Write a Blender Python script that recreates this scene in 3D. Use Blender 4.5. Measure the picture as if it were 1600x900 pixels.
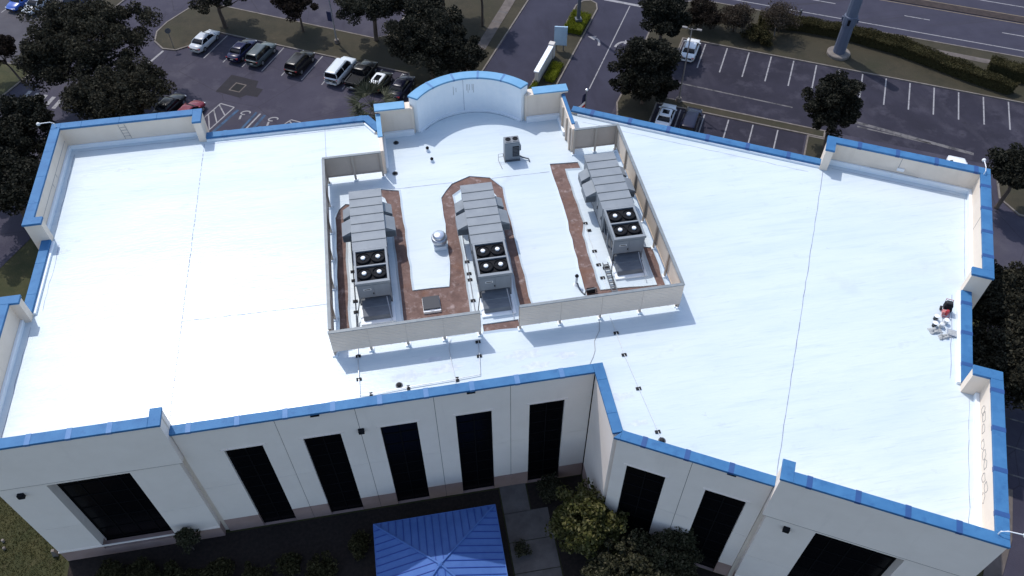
import bpy, bmesh, math, random
import numpy as np
from mathutils import Matrix, Vector
random.seed(7)
for o in list(bpy.data.objects): bpy.data.objects.remove(o)
scn = bpy.context.scene
col = scn.collection
R_ = math.radians
# ------------------------------------------------------------------ camera
CZ = 59.15
F, PIT, ROL, YAW = 1276.2, R_(49.526), R_(-0.112), R_(9.873)
fw = Vector((math.sin(YAW)*math.cos(PIT), math.cos(YAW)*math.cos(PIT), -math.sin(PIT)))
rt = Vector((math.cos(YAW), -math.sin(YAW), 0)); up = rt.cross(fw)
rr = rt*math.cos(ROL)+up*math.sin(ROL); uu = -rt*math.sin(ROL)+up*math.cos(ROL)
cam = bpy.data.cameras.new('camera'); camo = bpy.data.objects.new('camera', cam); col.objects.link(camo)
m = Matrix((( rr.x, uu.x, -fw.x, 0), (rr.y, uu.y, -fw.y, 0), (rr.z, uu.z, -fw.z, CZ), (0, 0, 0, 1)))
camo.matrix_world = m
cam.sensor_width = 36; cam.lens = F/1600*36; cam.clip_end = 3000; cam.clip_start = 0.5
scn.camera = camo
# ------------------------------------------------------------------ light
SUN = Vector((-0.28, 0.60, 1.0)).normalized()
w = bpy.data.worlds.new('World'); scn.world = w; w.use_nodes = True
nt = w.node_tree; nt.nodes.clear()
sky = nt.nodes.new('ShaderNodeTexSky'); sky.sky_type = 'NISHITA'; sky.sun_disc = False
sky.air_density = 1.0; sky.dust_density = 1.2; sky.ozone_density = 0.7
sky.sun_elevation = math.asin(SUN.z); sky.sun_rotation = math.atan2(SUN.x, SUN.y)
bg = nt.nodes.new('ShaderNodeBackground'); bg.inputs[1].default_value = 0.15
wo = nt.nodes.new('ShaderNodeOutputWorld')
nt.links.new(sky.outputs[0], bg.inputs[0]); nt.links.new(bg.outputs[0], wo.inputs[0])
sl = bpy.data.lights.new('sun', 'SUN'); sl.energy = 2.0; sl.angle = R_(0.53); sl.color = (1.0, 0.975, 0.945)
so = bpy.data.objects.new('sun', sl); col.objects.link(so)
so.rotation_euler = (-SUN).to_track_quat('-Z', 'Y').to_euler(); so.location = (-30, 60, 90)
vs = scn.view_settings
vs.view_transform = 'Standard'; vs.look = 'None'; vs.gamma = 1; vs.use_curve_mapping = False; vs.exposure = 0.62
# ------------------------------------------------------------------ pixel -> place
def G(x, y, z=0.0):
    v = (x-800)*rr-(y-450)*uu+F*fw
    k = (z-CZ)/v.z
    return Vector((v.x*k, v.y*k, z))
# site frame: parking, drive and highway all run at -29.6 degrees
SA = R_(-29.6)
def S(s, t, z=0.0): return Vector((s*math.cos(SA)-t*math.sin(SA), s*math.sin(SA)+t*math.cos(SA), z))
MS = Matrix.Rotation(SA, 4, 'Z')
MI = Matrix.Identity(4)
# right wing frame
RA = R_(-29.5)
MR = Matrix.Translation((10.75, 24.48, 0)) @ Matrix.Rotation(RA, 4, 'Z')
# ------------------------------------------------------------------ materials
MATS = {}
def mat(name, c, rough=0.7, c2=None, scale=3.0, detail=4, bump=0.0, bscale=None, metal=0.0, spec=0.4, lo=0.35, hi=0.65, stretch=None, coat=0.0):
    if name in MATS: return MATS[name]
    M = bpy.data.materials.new(name); M.use_nodes = True; n = M.node_tree.nodes; L = M.node_tree.links
    b = n['Principled BSDF']; b.inputs['Roughness'].default_value = rough; b.inputs['Metallic'].default_value = metal
    b.inputs['Specular IOR Level'].default_value = spec; b.inputs['Coat Weight'].default_value = coat
    b.inputs['Base Color'].default_value = (*c, 1)
    tc = n.new('ShaderNodeTexCoord'); vec = tc.outputs['Object']
    if stretch:
        mp = n.new('ShaderNodeMapping'); mp.inputs['Scale'].default_value = stretch; L.new(vec, mp.inputs[0]); vec = mp.outputs[0]
    if c2 is not None:
        t = n.new('ShaderNodeTexNoise'); t.inputs['Scale'].default_value = scale; t.inputs['Detail'].default_value = detail
        t.inputs['Roughness'].default_value = 0.62; L.new(vec, t.inputs[0])
        r = n.new('ShaderNodeValToRGB'); r.color_ramp.elements[0].position = lo; r.color_ramp.elements[1].position = hi
        r.color_ramp.elements[0].color = (*c, 1); r.color_ramp.elements[1].color = (*c2, 1)
        L.new(t.outputs[0], r.inputs[0]); L.new(r.outputs[0], b.inputs['Base Color'])
    if bump:
        t2 = n.new('ShaderNodeTexNoise'); t2.inputs['Scale'].default_value = bscale or scale*4; t2.inputs['Detail'].default_value = 5; L.new(vec, t2.inputs[0])
        bp = n.new('ShaderNodeBump'); bp.inputs['Strength'].default_value = bump; bp.inputs['Distance'].default_value = 0.05
        L.new(t2.outputs[0], bp.inputs['Height']); L.new(bp.outputs[0], b.inputs['Normal'])
    MATS[name] = M
    return M
def mixover(M, c, scale, lo, hi, stretch=None, fac=1.0, kind='noise', detail=6):
    """lay a further mottling over a material's base colour"""
    n = M.node_tree.nodes; L = M.node_tree.links; b = n['Principled BSDF']
    tc = n.new('ShaderNodeTexCoord'); vec = tc.outputs['Object']
    if stretch:
        mp = n.new('ShaderNodeMapping'); mp.inputs['Scale'].default_value = stretch[:3]
        if len(stretch) > 3: mp.inputs['Rotation'].default_value = (0, 0, stretch[3])
        L.new(vec, mp.inputs[0]); vec = mp.outputs[0]
    if kind == 'noise':
        t = n.new('ShaderNodeTexNoise'); t.inputs['Scale'].default_value = scale; t.inputs['Detail'].default_value = detail; t.inputs['Roughness'].default_value = 0.65
        out = t.outputs[0]
    else:
        t = n.new('ShaderNodeTexVoronoi'); t.feature = 'DISTANCE_TO_EDGE'; t.inputs['Scale'].default_value = scale; out = t.outputs['Distance']
        nz = n.new('ShaderNodeTexNoise'); nz.inputs['Scale'].default_value = scale*2.5; L.new(vec, nz.inputs[0])
        ad = n.new('ShaderNodeMixRGB'); ad.inputs[0].default_value = 0.12; L.new(vec, ad.inputs[1]); L.new(nz.outputs['Color'], ad.inputs[2]); vec = ad.outputs[0]
    L.new(vec, t.inputs[0])
    mr = n.new('ShaderNodeMapRange'); mr.inputs[1].default_value = lo; mr.inputs[2].default_value = hi; mr.inputs[3].default_value = 0; mr.inputs[4].default_value = fac
    L.new(out, mr.inputs[0])
    mx = n.new('ShaderNodeMixRGB'); L.new(mr.outputs[0], mx.inputs[0])
    src = b.inputs['Base Color']
    if src.is_linked: L.new(src.links[0].from_socket, mx.inputs[1])
    else: mx.inputs[1].default_value = src.default_value
    mx.inputs[2].default_value = (*c, 1)
    L.new(mx.outputs[0], b.inputs['Base Color'])
    return M
m_asph = mat('asphalt', (0.0320, 0.0285, 0.0460), 0.95, (0.0470, 0.0425, 0.0620), 0.16, 8, 0.25, 14)
mixover(m_asph, (0.070, 0.064, 0.082), 0.30, 0.52, 0.68, (1, 1, 1), 0.6); mixover(m_asph, (0.065, 0.060, 0.068), 0.035, 0.56, 0.66, (1, 1, 1), 0.7)
mixover(m_asph, (0.0230, 0.0205, 0.0330), 0.22, 0.60, 0.72, (1.0, 0.35, 1, SA), 0.7)
mixover(m_asph, (0.014, 0.012, 0.014), 0.12, 0.006, 0.0, None, 0.5, 'vor')
mixover(m_asph, (0.016, 0.0145, 0.021), 0.75, 0.64, 0.74, None, 0.6)
m_asph2 = mat('asphalt_newer', (0.0135, 0.0118, 0.0215), 0.95, (0.0215, 0.0190, 0.0320), 0.3, 8, 0.25, 14)
mixover(m_asph2, (0.052, 0.047, 0.064), 0.40, 0.52, 0.66, None, 0.65); mixover(m_asph2, (0.042, 0.038, 0.052), 0.16, 0.52, 0.62, (1.0, 0.3, 1, -SA), 0.5)
m_asph3 = mat('asphalt_aged', (0.050, 0.046, 0.055), 0.95, (0.075, 0.069, 0.078), 0.25, 8, 0.2, 14)
mixover(m_asph2, (0.007, 0.006, 0.010), 0.8, 0.60, 0.72, None, 0.6)
m_drive = mat('asphalt_drive', (0.0215, 0.0205, 0.0370), 0.95, (0.0330, 0.0315, 0.0520), 0.18, 8, 0.2, 14)
mixover(m_drive, (0.0145, 0.0135, 0.026), 0.2, 0.52, 0.66, (1.0, 0.3, 1, SA+R_(90)), 0.7)
m_hwy = mat('asphalt_highway', (0.0300, 0.0280, 0.0460), 0.95, (0.0385, 0.0360, 0.056), 0.4, 6, 0.2, 12, stretch=None)
mixover(m_hwy, (0.026, 0.024, 0.033), 0.9, 0.5, 0.7, (0.04, 1.0, 1, -SA), 0.7)
m_patch = mat('asphalt_patch', (0.0150, 0.0130, 0.0170), 0.95, (0.0205, 0.0180, 0.0225), 1.0, 6, 0.2, 14)
m_grass = mat('grass', (0.027, 0.0235, 0.0125), 0.95, (0.046, 0.037, 0.0210), 0.5, 10, 0.6, 12)
mixover(m_grass, (0.022, 0.022, 0.009), 0.25, 0.5, 0.68, None, 0.8)
mixover(m_grass, (0.080, 0.060, 0.036), 1.3, 0.60, 0.75, None, 0.5)
m_lawn = mat('lawn', (0.026, 0.030, 0.008), 0.95, (0.046, 0.043, 0.014), 0.7, 10, 0.6, 12)
mixover(m_lawn, (0.060, 0.047, 0.024), 1.1, 0.56, 0.72, None, 0.6)
m_mulch = mat('mulch', (0.010, 0.0065, 0.005), 0.95, (0.022, 0.014, 0.011), 4, 8, 0.6, 20)
m_median = mat('median_soil', (0.026, 0.018, 0.016), 0.95, (0.045, 0.031, 0.028), 1.5, 8, 0.4, 12)
m_kerb = mat('kerb_concrete', (0.13, 0.11, 0.095), 0.9, (0.20, 0.175, 0.155), 1.3, 6, 0.2, 20)
m_walk = mat('sidewalk_concrete', (0.085, 0.070, 0.062), 0.9, (0.135, 0.112, 0.10), 0.9, 6, 0.2, 20)
m_paver = mat('courtyard_concrete', (0.085, 0.075, 0.072), 0.9, (0.13, 0.117, 0.112), 0.8, 6, 0.2, 20)
m_paint = mat('road_paint', (0.26, 0.25, 0.255), 0.85, (0.12, 0.115, 0.12), 2.6, 8, lo=0.52, hi=0.68)
m_faint = mat('road_paint_worn', (0.13, 0.12, 0.12), 0.9, (0.045, 0.042, 0.045), 1.1, 8, lo=0.45, hi=0.6)
m_yel = mat('yellow_line', (0.22, 0.165, 0.10), 0.8, (0.14, 0.11, 0.075), 1.5, 6)
m_hcblue = mat('blue_paint', (0.045, 0.095, 0.17), 0.9, (0.025, 0.045, 0.08), 1.5, 6)
m_roof = mat('roof_coating', (0.535, 0.605, 0.640), 0.25, (0.61, 0.665, 0.69), 0.25, 6, 0.24, 7.0, spec=0.38, stretch=(0.22, 1.0, 1))
mixover(m_roof, (0.49, 0.555, 0.62), 0.5, 0.58, 0.78, (0.5, 1.6, 1), 0.35)
mixover(m_roof, (0.44, 0.47, 0.51), 0.11, 0.66, 0.80, (1, 1, 1), 0.5)
mixover(m_roof, (0.45, 0.53, 0.60), 1.1, 0.50, 0.72, (0.22, 2.2, 1, 0.06), 0.5); mixover(m_roof, (0.42, 0.46, 0.55), 0.6, 0.62, 0.72, (1.0, 1.4, 1, 0.3), 0.35)
mixover(m_roof, (0.38, 0.43, 0.50), 3.2, 0.60, 0.70, (0.13, 2.6, 1, -0.08), 0.45, detail=5); mixover(m_roof, (0.36, 0.38, 0.42), 0.8, 0.70, 0.78, (1, 1, 1), 0.6)
m_flash = mat('white_flashing', (0.76, 0.80, 0.83), 0.55, (0.82, 0.845, 0.86), 1.0, 5, 0.1, 6)
m_stucco = mat('cream_stucco', (0.70, 0.595, 0.49), 0.85, (0.75, 0.645, 0.54), 0.6, 6, 0.12, 40)
mixover(m_stucco, (0.57, 0.475, 0.385), 0.8, 0.56, 0.80, (1.6, 1.6, 0.25), 0.5)
m_panel = mat('wall_panel_paint', (0.79, 0.69, 0.61), 0.85, (0.83, 0.73, 0.65), 0.5, 6, 0.10, 40)
mixover(m_panel, (0.68, 0.59, 0.52), 0.7, 0.58, 0.82, (1.5, 1.5, 0.2), 0.45)
m_base = mat('base_band_paint', (0.30, 0.20, 0.17), 0.85, (0.35, 0.24, 0.21), 0.8, 6, 0.1, 40)
m_joint = mat('joint_sealant', (0.09, 0.085, 0.085), 0.9)
m_blue = mat('blue_coping', (0.034, 0.132, 0.285), 0.62, (0.048, 0.165, 0.33), 0.8, 6, 0.05, 8, spec=0.25)
mixover(m_blue, (0.018, 0.075, 0.20), 1.3, 0.54, 0.72, None, 0.6); mixover(m_blue, (0.085, 0.22, 0.40), 0.9, 0.60, 0.78, None, 0.45)
m_blued = mat('blue_joint_cover', (0.014, 0.062, 0.19), 0.6, (0.018, 0.072, 0.22), 1.5)
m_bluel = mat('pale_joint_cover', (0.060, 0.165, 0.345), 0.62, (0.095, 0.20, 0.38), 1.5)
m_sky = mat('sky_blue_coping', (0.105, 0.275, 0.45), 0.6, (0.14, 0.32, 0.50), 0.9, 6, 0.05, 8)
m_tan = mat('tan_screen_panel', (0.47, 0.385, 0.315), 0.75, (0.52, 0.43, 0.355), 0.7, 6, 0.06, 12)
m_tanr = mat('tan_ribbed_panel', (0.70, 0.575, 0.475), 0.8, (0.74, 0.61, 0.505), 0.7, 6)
m_tanl = mat('sunlit_tan_panel', (0.68, 0.58, 0.47), 0.8, (0.73, 0.62, 0.51), 0.7, 6)  # lighter copy of the screen tan, sunlight painted into the colour
m_post = mat('tan_post', (0.46, 0.385, 0.315), 0.65)
m_cap = mat('grey_cap', (0.16, 0.18, 0.19), 0.5, (0.21, 0.23, 0.24), 2)
m_brown = mat('brown_membrane', (0.115, 0.068, 0.056), 0.85, (0.185, 0.115, 0.096), 1.6, 9, 0.35, 9)
mixover(m_brown, (0.42, 0.34, 0.32), 1.7, 0.54, 0.70, None, 0.6, detail=10); mixover(m_brown, (0.07, 0.045, 0.04), 2.4, 0.56, 0.72, None, 0.6, detail=9)
mixover(m_brown, (0.165, 0.072, 0.036), 0.45, 0.55, 0.7, None, 0.6)
m_unit = mat('unit_grey_metal', (0.190, 0.210, 0.230), 0.6, (0.225, 0.245, 0.262), 1.0, 6, 0.04, 8, spec=0.45)
mixover(m_unit, (0.150, 0.160, 0.165), 1.1, 0.60, 0.78, (1, 1, 0.4), 0.5)
m_unitd = mat('unit_dark_metal', (0.075, 0.083, 0.095), 0.55, (0.10, 0.11, 0.125), 2, 5)
m_duct = mat('duct_metal', (0.085, 0.098, 0.115), 0.42, (0.14, 0.155, 0.175), 1.2, 5, spec=0.5, stretch=(0.6, 2.2, 1))
m_louv = mat('louver_grey', (0.16, 0.175, 0.18), 0.6)
m_black = mat('black_plastic', (0.006, 0.0065, 0.009), 0.75, spec=0.2)
m_vdark = mat('dark_void', (0.006, 0.006, 0.007), 0.9)
m_coil = mat('coil_fin', (0.09, 0.10, 0.115), 0.55, (0.16, 0.175, 0.19), 3, 4)
m_white = mat('white_paint', (0.78, 0.78, 0.78), 0.5)
m_whited = mat('white_plastic', (0.68, 0.68, 0.66), 0.5, (0.58, 0.58, 0.56), 6)
m_galv = mat('galvanised_steel', (0.38, 0.40, 0.43), 0.38, (0.50, 0.52, 0.55), 2.2, 6, metal=0.6)
m_galvp = mat('weathered_steel', (0.085, 0.10, 0.145), 0.7, (0.11, 0.13, 0.18), 0.5, 6, stretch=(2, 2, 0.2))
m_alum = mat('spun_aluminium', (0.62, 0.63, 0.66), 0.28, (0.7, 0.71, 0.73), 2, metal=0.85)
m_glassd = mat('dark_window_glass', (0.003, 0.003, 0.004), 0.25, spec=0.08)
m_frame = mat('black_window_frame', (0.004, 0.004, 0.005), 0.85, spec=0.1)
m_tyre = mat('tyre', (0.015, 0.015, 0.016), 0.85)
m_rim = mat('rim', (0.33, 0.34, 0.36), 0.35, metal=0.7)
m_cglass = mat('car_glass', (0.006, 0.007, 0.010), 0.08, spec=0.28)
m_trim = mat('car_trim', (0.018, 0.018, 0.02), 0.6)
m_red = mat('tail_light', (0.30, 0.012, 0.015), 0.25)
m_head = mat('head_light', (0.6, 0.62, 0.65), 0.15)
m_bark = mat('bark', (0.055, 0.042, 0.034), 0.95, (0.11, 0.085, 0.07), 3, 8, 0.5, 18, stretch=(1, 1, 0.25))
m_barkp = mat('pale_bark', (0.16, 0.14, 0.125), 0.95, (0.24, 0.21, 0.19), 3, 8, 0.4, 18)
m_gaz = mat('blue_metal_roof', (0.055, 0.125, 0.345), 0.7, (0.070, 0.150, 0.39), 0.8, 5, spec=0.3)
m_gazr = mat('blue_seam', (0.016, 0.05, 0.26), 0.45)
m_wood = mat('post_paint', (0.30, 0.28, 0.26), 0.8)
m_redp = mat('red_paint', (0.42, 0.035, 0.045), 0.45)
m_pink = mat('faded_red_cloth', (0.50, 0.18, 0.17), 0.8)
m_grey = mat('grey_cloth', (0.30, 0.31, 0.31), 0.85, (0.42, 0.43, 0.42), 8)
m_signb = mat('pale_blue_sign', (0.34, 0.48, 0.60), 0.5, (0.38, 0.53, 0.65), 1)
m_lampp = mat('lamp_post_paint', (0.20, 0.185, 0.18), 0.7)
m_stone = mat('cream_stone', (0.50, 0.47, 0.43), 0.85, (0.60, 0.57, 0.53), 1.5, 6, 0.2, 12)
m_rubber = mat('black_rubber', (0.014, 0.014, 0.016), 0.8)
m_stain = mat('grey_scuff', (0.30, 0.285, 0.28), 0.9)
m_seam = mat('seam_line', (0.22, 0.24, 0.31), 0.9)  # blue-grey of the roof seams and the curved wall's joint
def paint(name, c, rough=0.30):
    return mat('car_paint_'+name, c, rough, coat=0.12, spec=0.3)
def leafmat(name, c1, c2, c3, trans=0.25):
    if name in MATS: return MATS[name]
    M = bpy.data.materials.new(name); M.use_nodes = True; n = M.node_tree.nodes; L = M.node_tree.links
    b = n['Principled BSDF']; b.inputs['Roughness'].default_value = 0.8; b.inputs['Specular IOR Level'].default_value = 0.06
    ge = n.new('ShaderNodeNewGeometry'); r = n.new('ShaderNodeValToRGB')
    r.color_ramp.elements[0].color = (*c1, 1); r.color_ramp.elements[1].color = (*c3, 1)
    e = r.color_ramp.elements.new(0.55); e.color = (*c2, 1)
    L.new(ge.outputs['Random Per Island'], r.inputs[0]); L.new(r.outputs[0], b.inputs['Base Color'])
    tr = n.new('ShaderNodeBsdfTranslucent'); L.new(r.outputs[0], tr.inputs[0])
    mx = n.new('ShaderNodeMixShader'); mx.inputs[0].default_value = trans
    L.new(b.outputs[0], mx.inputs[1]); L.new(tr.outputs[0], mx.inputs[2]); L.new(mx.outputs[0], n['Material Output'].inputs[0])
    MATS[name] = M; return M
l_oak = leafmat('oak_leaf', (0.015, 0.0145, 0.011), (0.032, 0.031, 0.022), (0.072, 0.066, 0.046))
l_dark = leafmat('evergreen_leaf', (0.009, 0.0105, 0.008), (0.020, 0.021, 0.015), (0.050, 0.047, 0.036), 0.15)
l_brown = leafmat('brownish_leaf', (0.012, 0.009, 0.008), (0.025, 0.019, 0.015), (0.046, 0.036, 0.027))
l_yel = leafmat('yellow_green_leaf', (0.045, 0.046, 0.013), (0.090, 0.090, 0.028), (0.20, 0.18, 0.085), 0.35)
l_olive = leafmat('olive_leaf', (0.026, 0.028, 0.015), (0.050, 0.050, 0.028), (0.11, 0.10, 0.064), 0.3)
l_hedge = leafmat('hedge_leaf', (0.024, 0.023, 0.010), (0.048, 0.044, 0.019), (0.085, 0.072, 0.036))
l_lime = leafmat('clipped_hedge_leaf', (0.055, 0.068, 0.006), (0.105, 0.125, 0.010), (0.17, 0.18, 0.02), 0.3)
l_olive2 = leafmat('grey_olive_leaf', (0.017, 0.019, 0.014), (0.036, 0.037, 0.027), (0.078, 0.075, 0.056))
l_twig = leafmat('dry_twig_leaf', (0.030, 0.022, 0.016), (0.060, 0.046, 0.034), (0.11, 0.09, 0.07))
l_palm = leafmat('palm_leaf', (0.022, 0.026, 0.017), (0.048, 0.053, 0.034), (0.105, 0.105, 0.075), 0.2)
l_grass = leafmat('grass_blade', (0.024, 0.026, 0.008), (0.040, 0.040, 0.013), (0.075, 0.064, 0.028), 0.2)
# ------------------------------------------------------------------ mesh helpers
class B:
    def __init__(s, M=None): s.v = []; s.f = []; s.M = M or MI
    def add(s, vs, fs):
        k = len(s.v); M = s.M
        s.v += [tuple(M @ Vector(p)) for p in vs]; s.f += [tuple(i+k for i in f) for f in fs]; return s
    def box(s, x0, x1, y0, y1, z0, z1):
        return s.add([(x0,y0,z0),(x1,y0,z0),(x1,y1,z0),(x0,y1,z0),(x0,y0,z1),(x1,y0,z1),(x1,y1,z1),(x0,y1,z1)],
                     [(3,2,1,0),(4,5,6,7),(0,1,5,4),(1,2,6,5),(2,3,7,6),(3,0,4,7)])
    def hexa(s, lo, hi):
        """8 corners: four below, four above, both counter-clockwise"""
        return s.add(list(lo)+list(hi), [(3,2,1,0),(4,5,6,7),(0,1,5,4),(1,2,6,5),(2,3,7,6),(3,0,4,7)])
    def prism(s, poly, z0, z1):
        n = len(poly); a = sum(poly[i][0]*poly[(i+1)%n][1]-poly[(i+1)%n][0]*poly[i][1] for i in range(n))
        if a < 0: poly = poly[::-1]
        vs = [(p[0],p[1],z0) for p in poly]+[(p[0],p[1],z1) for p in poly]
        return s.add(vs, [tuple(range(n))[::-1], tuple(range(n, 2*n))]+[(i,(i+1)%n,(i+1)%n+n,i+n) for i in range(n)])
    def sheet(s, poly, z):
        n = len(poly); a = sum(poly[i][0]*poly[(i+1)%n][1]-poly[(i+1)%n][0]*poly[i][1] for i in range(n))
        if a < 0: poly = poly[::-1]
        return s.add([(p[0],p[1],z) for p in poly], [tuple(range(n))])
    def tube(s, path, r, n=8, cap=True):
        path = [Vector(p) for p in path]; k = len(path); rs = r if isinstance(r, (list, tuple)) else [r]*k
        vs = []
        for i, p in enumerate(path):
            d = (path[min(i+1,k-1)]-path[max(i-1,0)]).normalized()
            a = d.cross(Vector((0,0,1)) if abs(d.z) < 0.95 else Vector((1,0,0))).normalized(); b = d.cross(a)
            vs += [tuple(p+a*rs[i]*math.cos(2*math.pi*j/n)-b*rs[i]*math.sin(2*math.pi*j/n)) for j in range(n)]
        fs = [(i*n+j, i*n+(j+1)%n, (i+1)*n+(j+1)%n, (i+1)*n+j) for i in range(k-1) for j in range(n)]
        if cap: fs += [tuple(range(n))[::-1], tuple(range((k-1)*n, k*n))]
        return s.add(vs, fs)
    def lathe(s, prof, c=(0,0,0), n=16, axis='Z'):
        vs = []
        for r, z in prof:
            for j in range(n):
                a = 2*math.pi*j/n
                p = (r*math.cos(a), r*math.sin(a), z)
                if axis == 'Y': p = (p[0], z, p[1])
                vs.append((p[0]+c[0], p[1]+c[1], p[2]+c[2]))
        k = len(prof)
        fs = [(i*n+j, i*n+(j+1)%n, (i+1)*n+(j+1)%n, (i+1)*n+j) for i in range(k-1) for j in range(n)]
        fs += [tuple(range(n))[::-1], tuple(range((k-1)*n, k*n))]
        return s.add(vs, fs)
    def mesh(s, name, mt, smooth=False):
        me = bpy.data.meshes.new(name); me.from_pydata(s.v, [], s.f); me.materials.append(mt)
        if smooth:
            me.polygons.foreach_set('use_smooth', [True]*len(me.polygons))
        me.update(); return me
def tag(o, label=None, cat=None, group=None, kind=None):
    if label: o['label'] = label
    if cat: o['category'] = cat
    if group: o['group'] = group
    if kind: o['kind'] = kind
    return o
def put(name, b, mt=None, parent=None, smooth=False, bevel=0.0, label=None, cat=None, group=None, kind=None, local=False):
    me = b if isinstance(b, bpy.types.Mesh) else b.mesh(name, mt, smooth)
    o = bpy.data.objects.new(name, me); col.objects.link(o)
    if parent is not None:
        o.parent = parent
        if not local: o.matrix_parent_inverse = world(parent).inverted()
    if bevel:
        bm = o.modifiers.new('bevel', 'BEVEL'); bm.width = bevel; bm.segments = 2; bm.limit_method = 'ANGLE'; bm.angle_limit = R_(40)
    if smooth == 'auto': pass
    return tag(o, label, cat, group, kind)
def world(o):
    M = Matrix.LocRotScale(o.location, o.rotation_euler, o.scale)
    return world(o.parent) @ o.matrix_parent_inverse @ M if o.parent else M
def thing(name, loc, label, cat, group=None, rz=0.0):
    o = bpy.data.objects.new(name, None); col.objects.link(o); o.empty_display_size = 0.3
    o.location = loc; o.rotation_euler = (0, 0, rz); return tag(o, label, cat, group)
def kids(o): return [c for c in bpy.data.objects if c.parent == o]
def copy_tree(o, parent=None):
    c = o.copy(); col.objects.link(c); c.parent = parent
    for ch in kids(o): copy_tree(ch, c)
    return c
def rect(x0, x1, y0, y1): return [(x0,y0),(x1,y0),(x1,y1),(x0,y1)]
def inset(poly, d):
    n = len(poly); a = sum(poly[i][0]*poly[(i+1)%n][1]-poly[(i+1)%n][0]*poly[i][1] for i in range(n))
    if a < 0: poly = poly[::-1]
    out = []
    for i in range(n):
        p0, p1, p2 = Vector(poly[i-1][:2]), Vector(poly[i][:2]), Vector(poly[(i+1)%n][:2])
        d1 = (p1-p0).normalized(); d2 = (p2-p1).normalized()
        n1 = Vector((-d1.y, d1.x)); n2 = Vector((-d2.y, d2.x)); b = n1+n2
        if b.length < 1e-6: b = n1
        b.normalize(); k = d/max(0.35, b.dot(n1)); out.append((p1.x+b.x*k, p1.y+b.y*k))
    return out
def smoothpoly(pts, it=2):
    for _ in range(it):
        q = []
        for i in range(len(pts)):
            a = Vector(pts[i]); b = Vector(pts[(i+1)%len(pts)])
            q += [tuple(a*0.75+b*0.25), tuple(a*0.25+b*0.75)]
        pts = q
    return pts
# ================================================================== GROUND
g = B(); g.sheet(rect(-500, 500, -400, 600), 0.0); put('ground', g, m_lawn, kind='structure')
a = B(MS)
for r in (rect(-190, -32, 55, 104.8), rect(-32, 110, 60.5, 104.8), rect(-190, -64.8, -60, 55), rect(25.4, 110, -60, 60.5)): a.sheet(r, 0.02)
lot = put('parking_lot', a, m_asph, kind='structure')
a = B(MS); a.sheet(rect(-10.3, 110, 81.6, 94.4), 0.026); a.sheet(rect(-10.3, 6.6, 60.6, 80.0), 0.026)
lot2 = put('parking_lot', a, m_asph2, kind='structure')
a = B(MS); a.sheet([(-190,60.6),(-88,60.6),(-86,66),(-86.9,76),(-190,76)], 0.025); put('parking_lot', a, m_asph3, kind='structure')
a = B(MS); a.sheet(rect(-32.0, -25.8, 60.6, 104.8), 0.026); a.sheet([(-25.8,60.6),(-15.1,60.6),(-15.1,104.8),(-25.8,104.8)], 0.0262)
drive = put('entrance_road', a, m_drive, kind='structure')
a = B(MS); a.sheet(rect(-400, 400, 104.8, 113.1), 0.024); a.sheet(rect(-400, 400, 114.5, 126), 0.024)
hwy = put('highway', a, m_hwy, kind='structure')
put('highway_median', B(MS).prism(rect(-400, 400, 113.1, 114.5), 0.0, 0.10), m_median, kind='structure')
def kerbed(name, poly, M=MS, mt=m_grass, kw=0.18, h=0.14):
    """a raised bed with a kerb all round"""
    b = B(M); b.prism(inset(poly, kw), 0.0, h-0.03); o = put(name, b, mt, kind='structure')
    k = B(M); n = len(poly); a = sum(poly[i][0]*poly[(i+1)%n][1]-poly[(i+1)%n][0]*poly[i][1] for i in range(n))
    if a < 0: poly = poly[::-1]
    inn = inset(poly, kw)
    vs = [(p[0],p[1],0) for p in poly]+[(p[0],p[1],h) for p in poly]+[(p[0],p[1],h) for p in inn]+[(p[0],p[1],h-0.05) for p in inn]
    fs = []
    for i in range(n):
        j = (i+1)%n; fs += [(i,j,n+j,n+i),(n+i,n+j,2*n+j,2*n+i),(2*n+i,2*n+j,3*n+j,3*n+i)]
    k.add(vs, fs); put('kerb', k, m_kerb, o)
    return o
# left island with its teardrop end, running on into the lawn by the drive
kerbed('grass_island', [(-74.6,79.6),(-75.4,75.6),(-75.3,73.2),(-74.2,71.2),(-72.2,70.1),(-70.4,70.4),(-69.3,71.8),(-68.9,74.0),(-68.2,75.7),(-40.6,75.7),(-38.6,72.0),(-32.15,66),(-32.15,104.6),(-46,104.6),(-46.5,82.6),(-48,81.4),(-73,81.6)])
kerbed('median_island', [(-25.7,74),(-22.7,74),(-22.7,97.6),(-23.2,99.0),(-24.2,99.5),(-25.2,99.0),(-25.8,97.6)])
kerbed('grass_island', [(-14.2,66),(-10.5,66),(-10.5,80.1),(8.7,80.1),(8.7,81.5),(-10.6,81.5),(-14.2,81.4),(-15.0,80.4),(-15.1,78.6),(-14.5,76.6)])
kerbed('grass_verge', [(-15.0,88.6),(-10.5,88.4),(-10.4,94.5),(110,94.5),(110,104.6),(-10.5,104.6),(-14.4,101),(-15.0,98)])
kerbed('grass_island', [(6.8,64),(12.5,64),(12.5,78.4),(11,80.0),(6.8,80.0)], mt=m_grass)
kerbed('grass_island', smoothpoly([(26.6,82),(27.0,74.2),(34,74.0),(60,74),(60,84),(34,84)], 1))
kerbed('grass_island', [(-86.9,74.4),(-84.0,74.2),(-83.9,95),(-86.9,95)])
kerbed('grass_island', [(-95,40),(-84.2,40),(-84.2,60.3),(-86,61.2),(-95,61)], mt=m_lawn)
put('sidewalk', B(MS).prism([(-34.9,66),(-33.5,66),(-33.5,82),(-33.8,94.5),(-34.2,104.5),(-35.6,104.5),(-35.1,94),(-34.9,85)], 0.0, 0.145), m_walk, kind='structure')
sw = [o for o in bpy.data.objects if o.name == 'sidewalk'][0]
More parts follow.
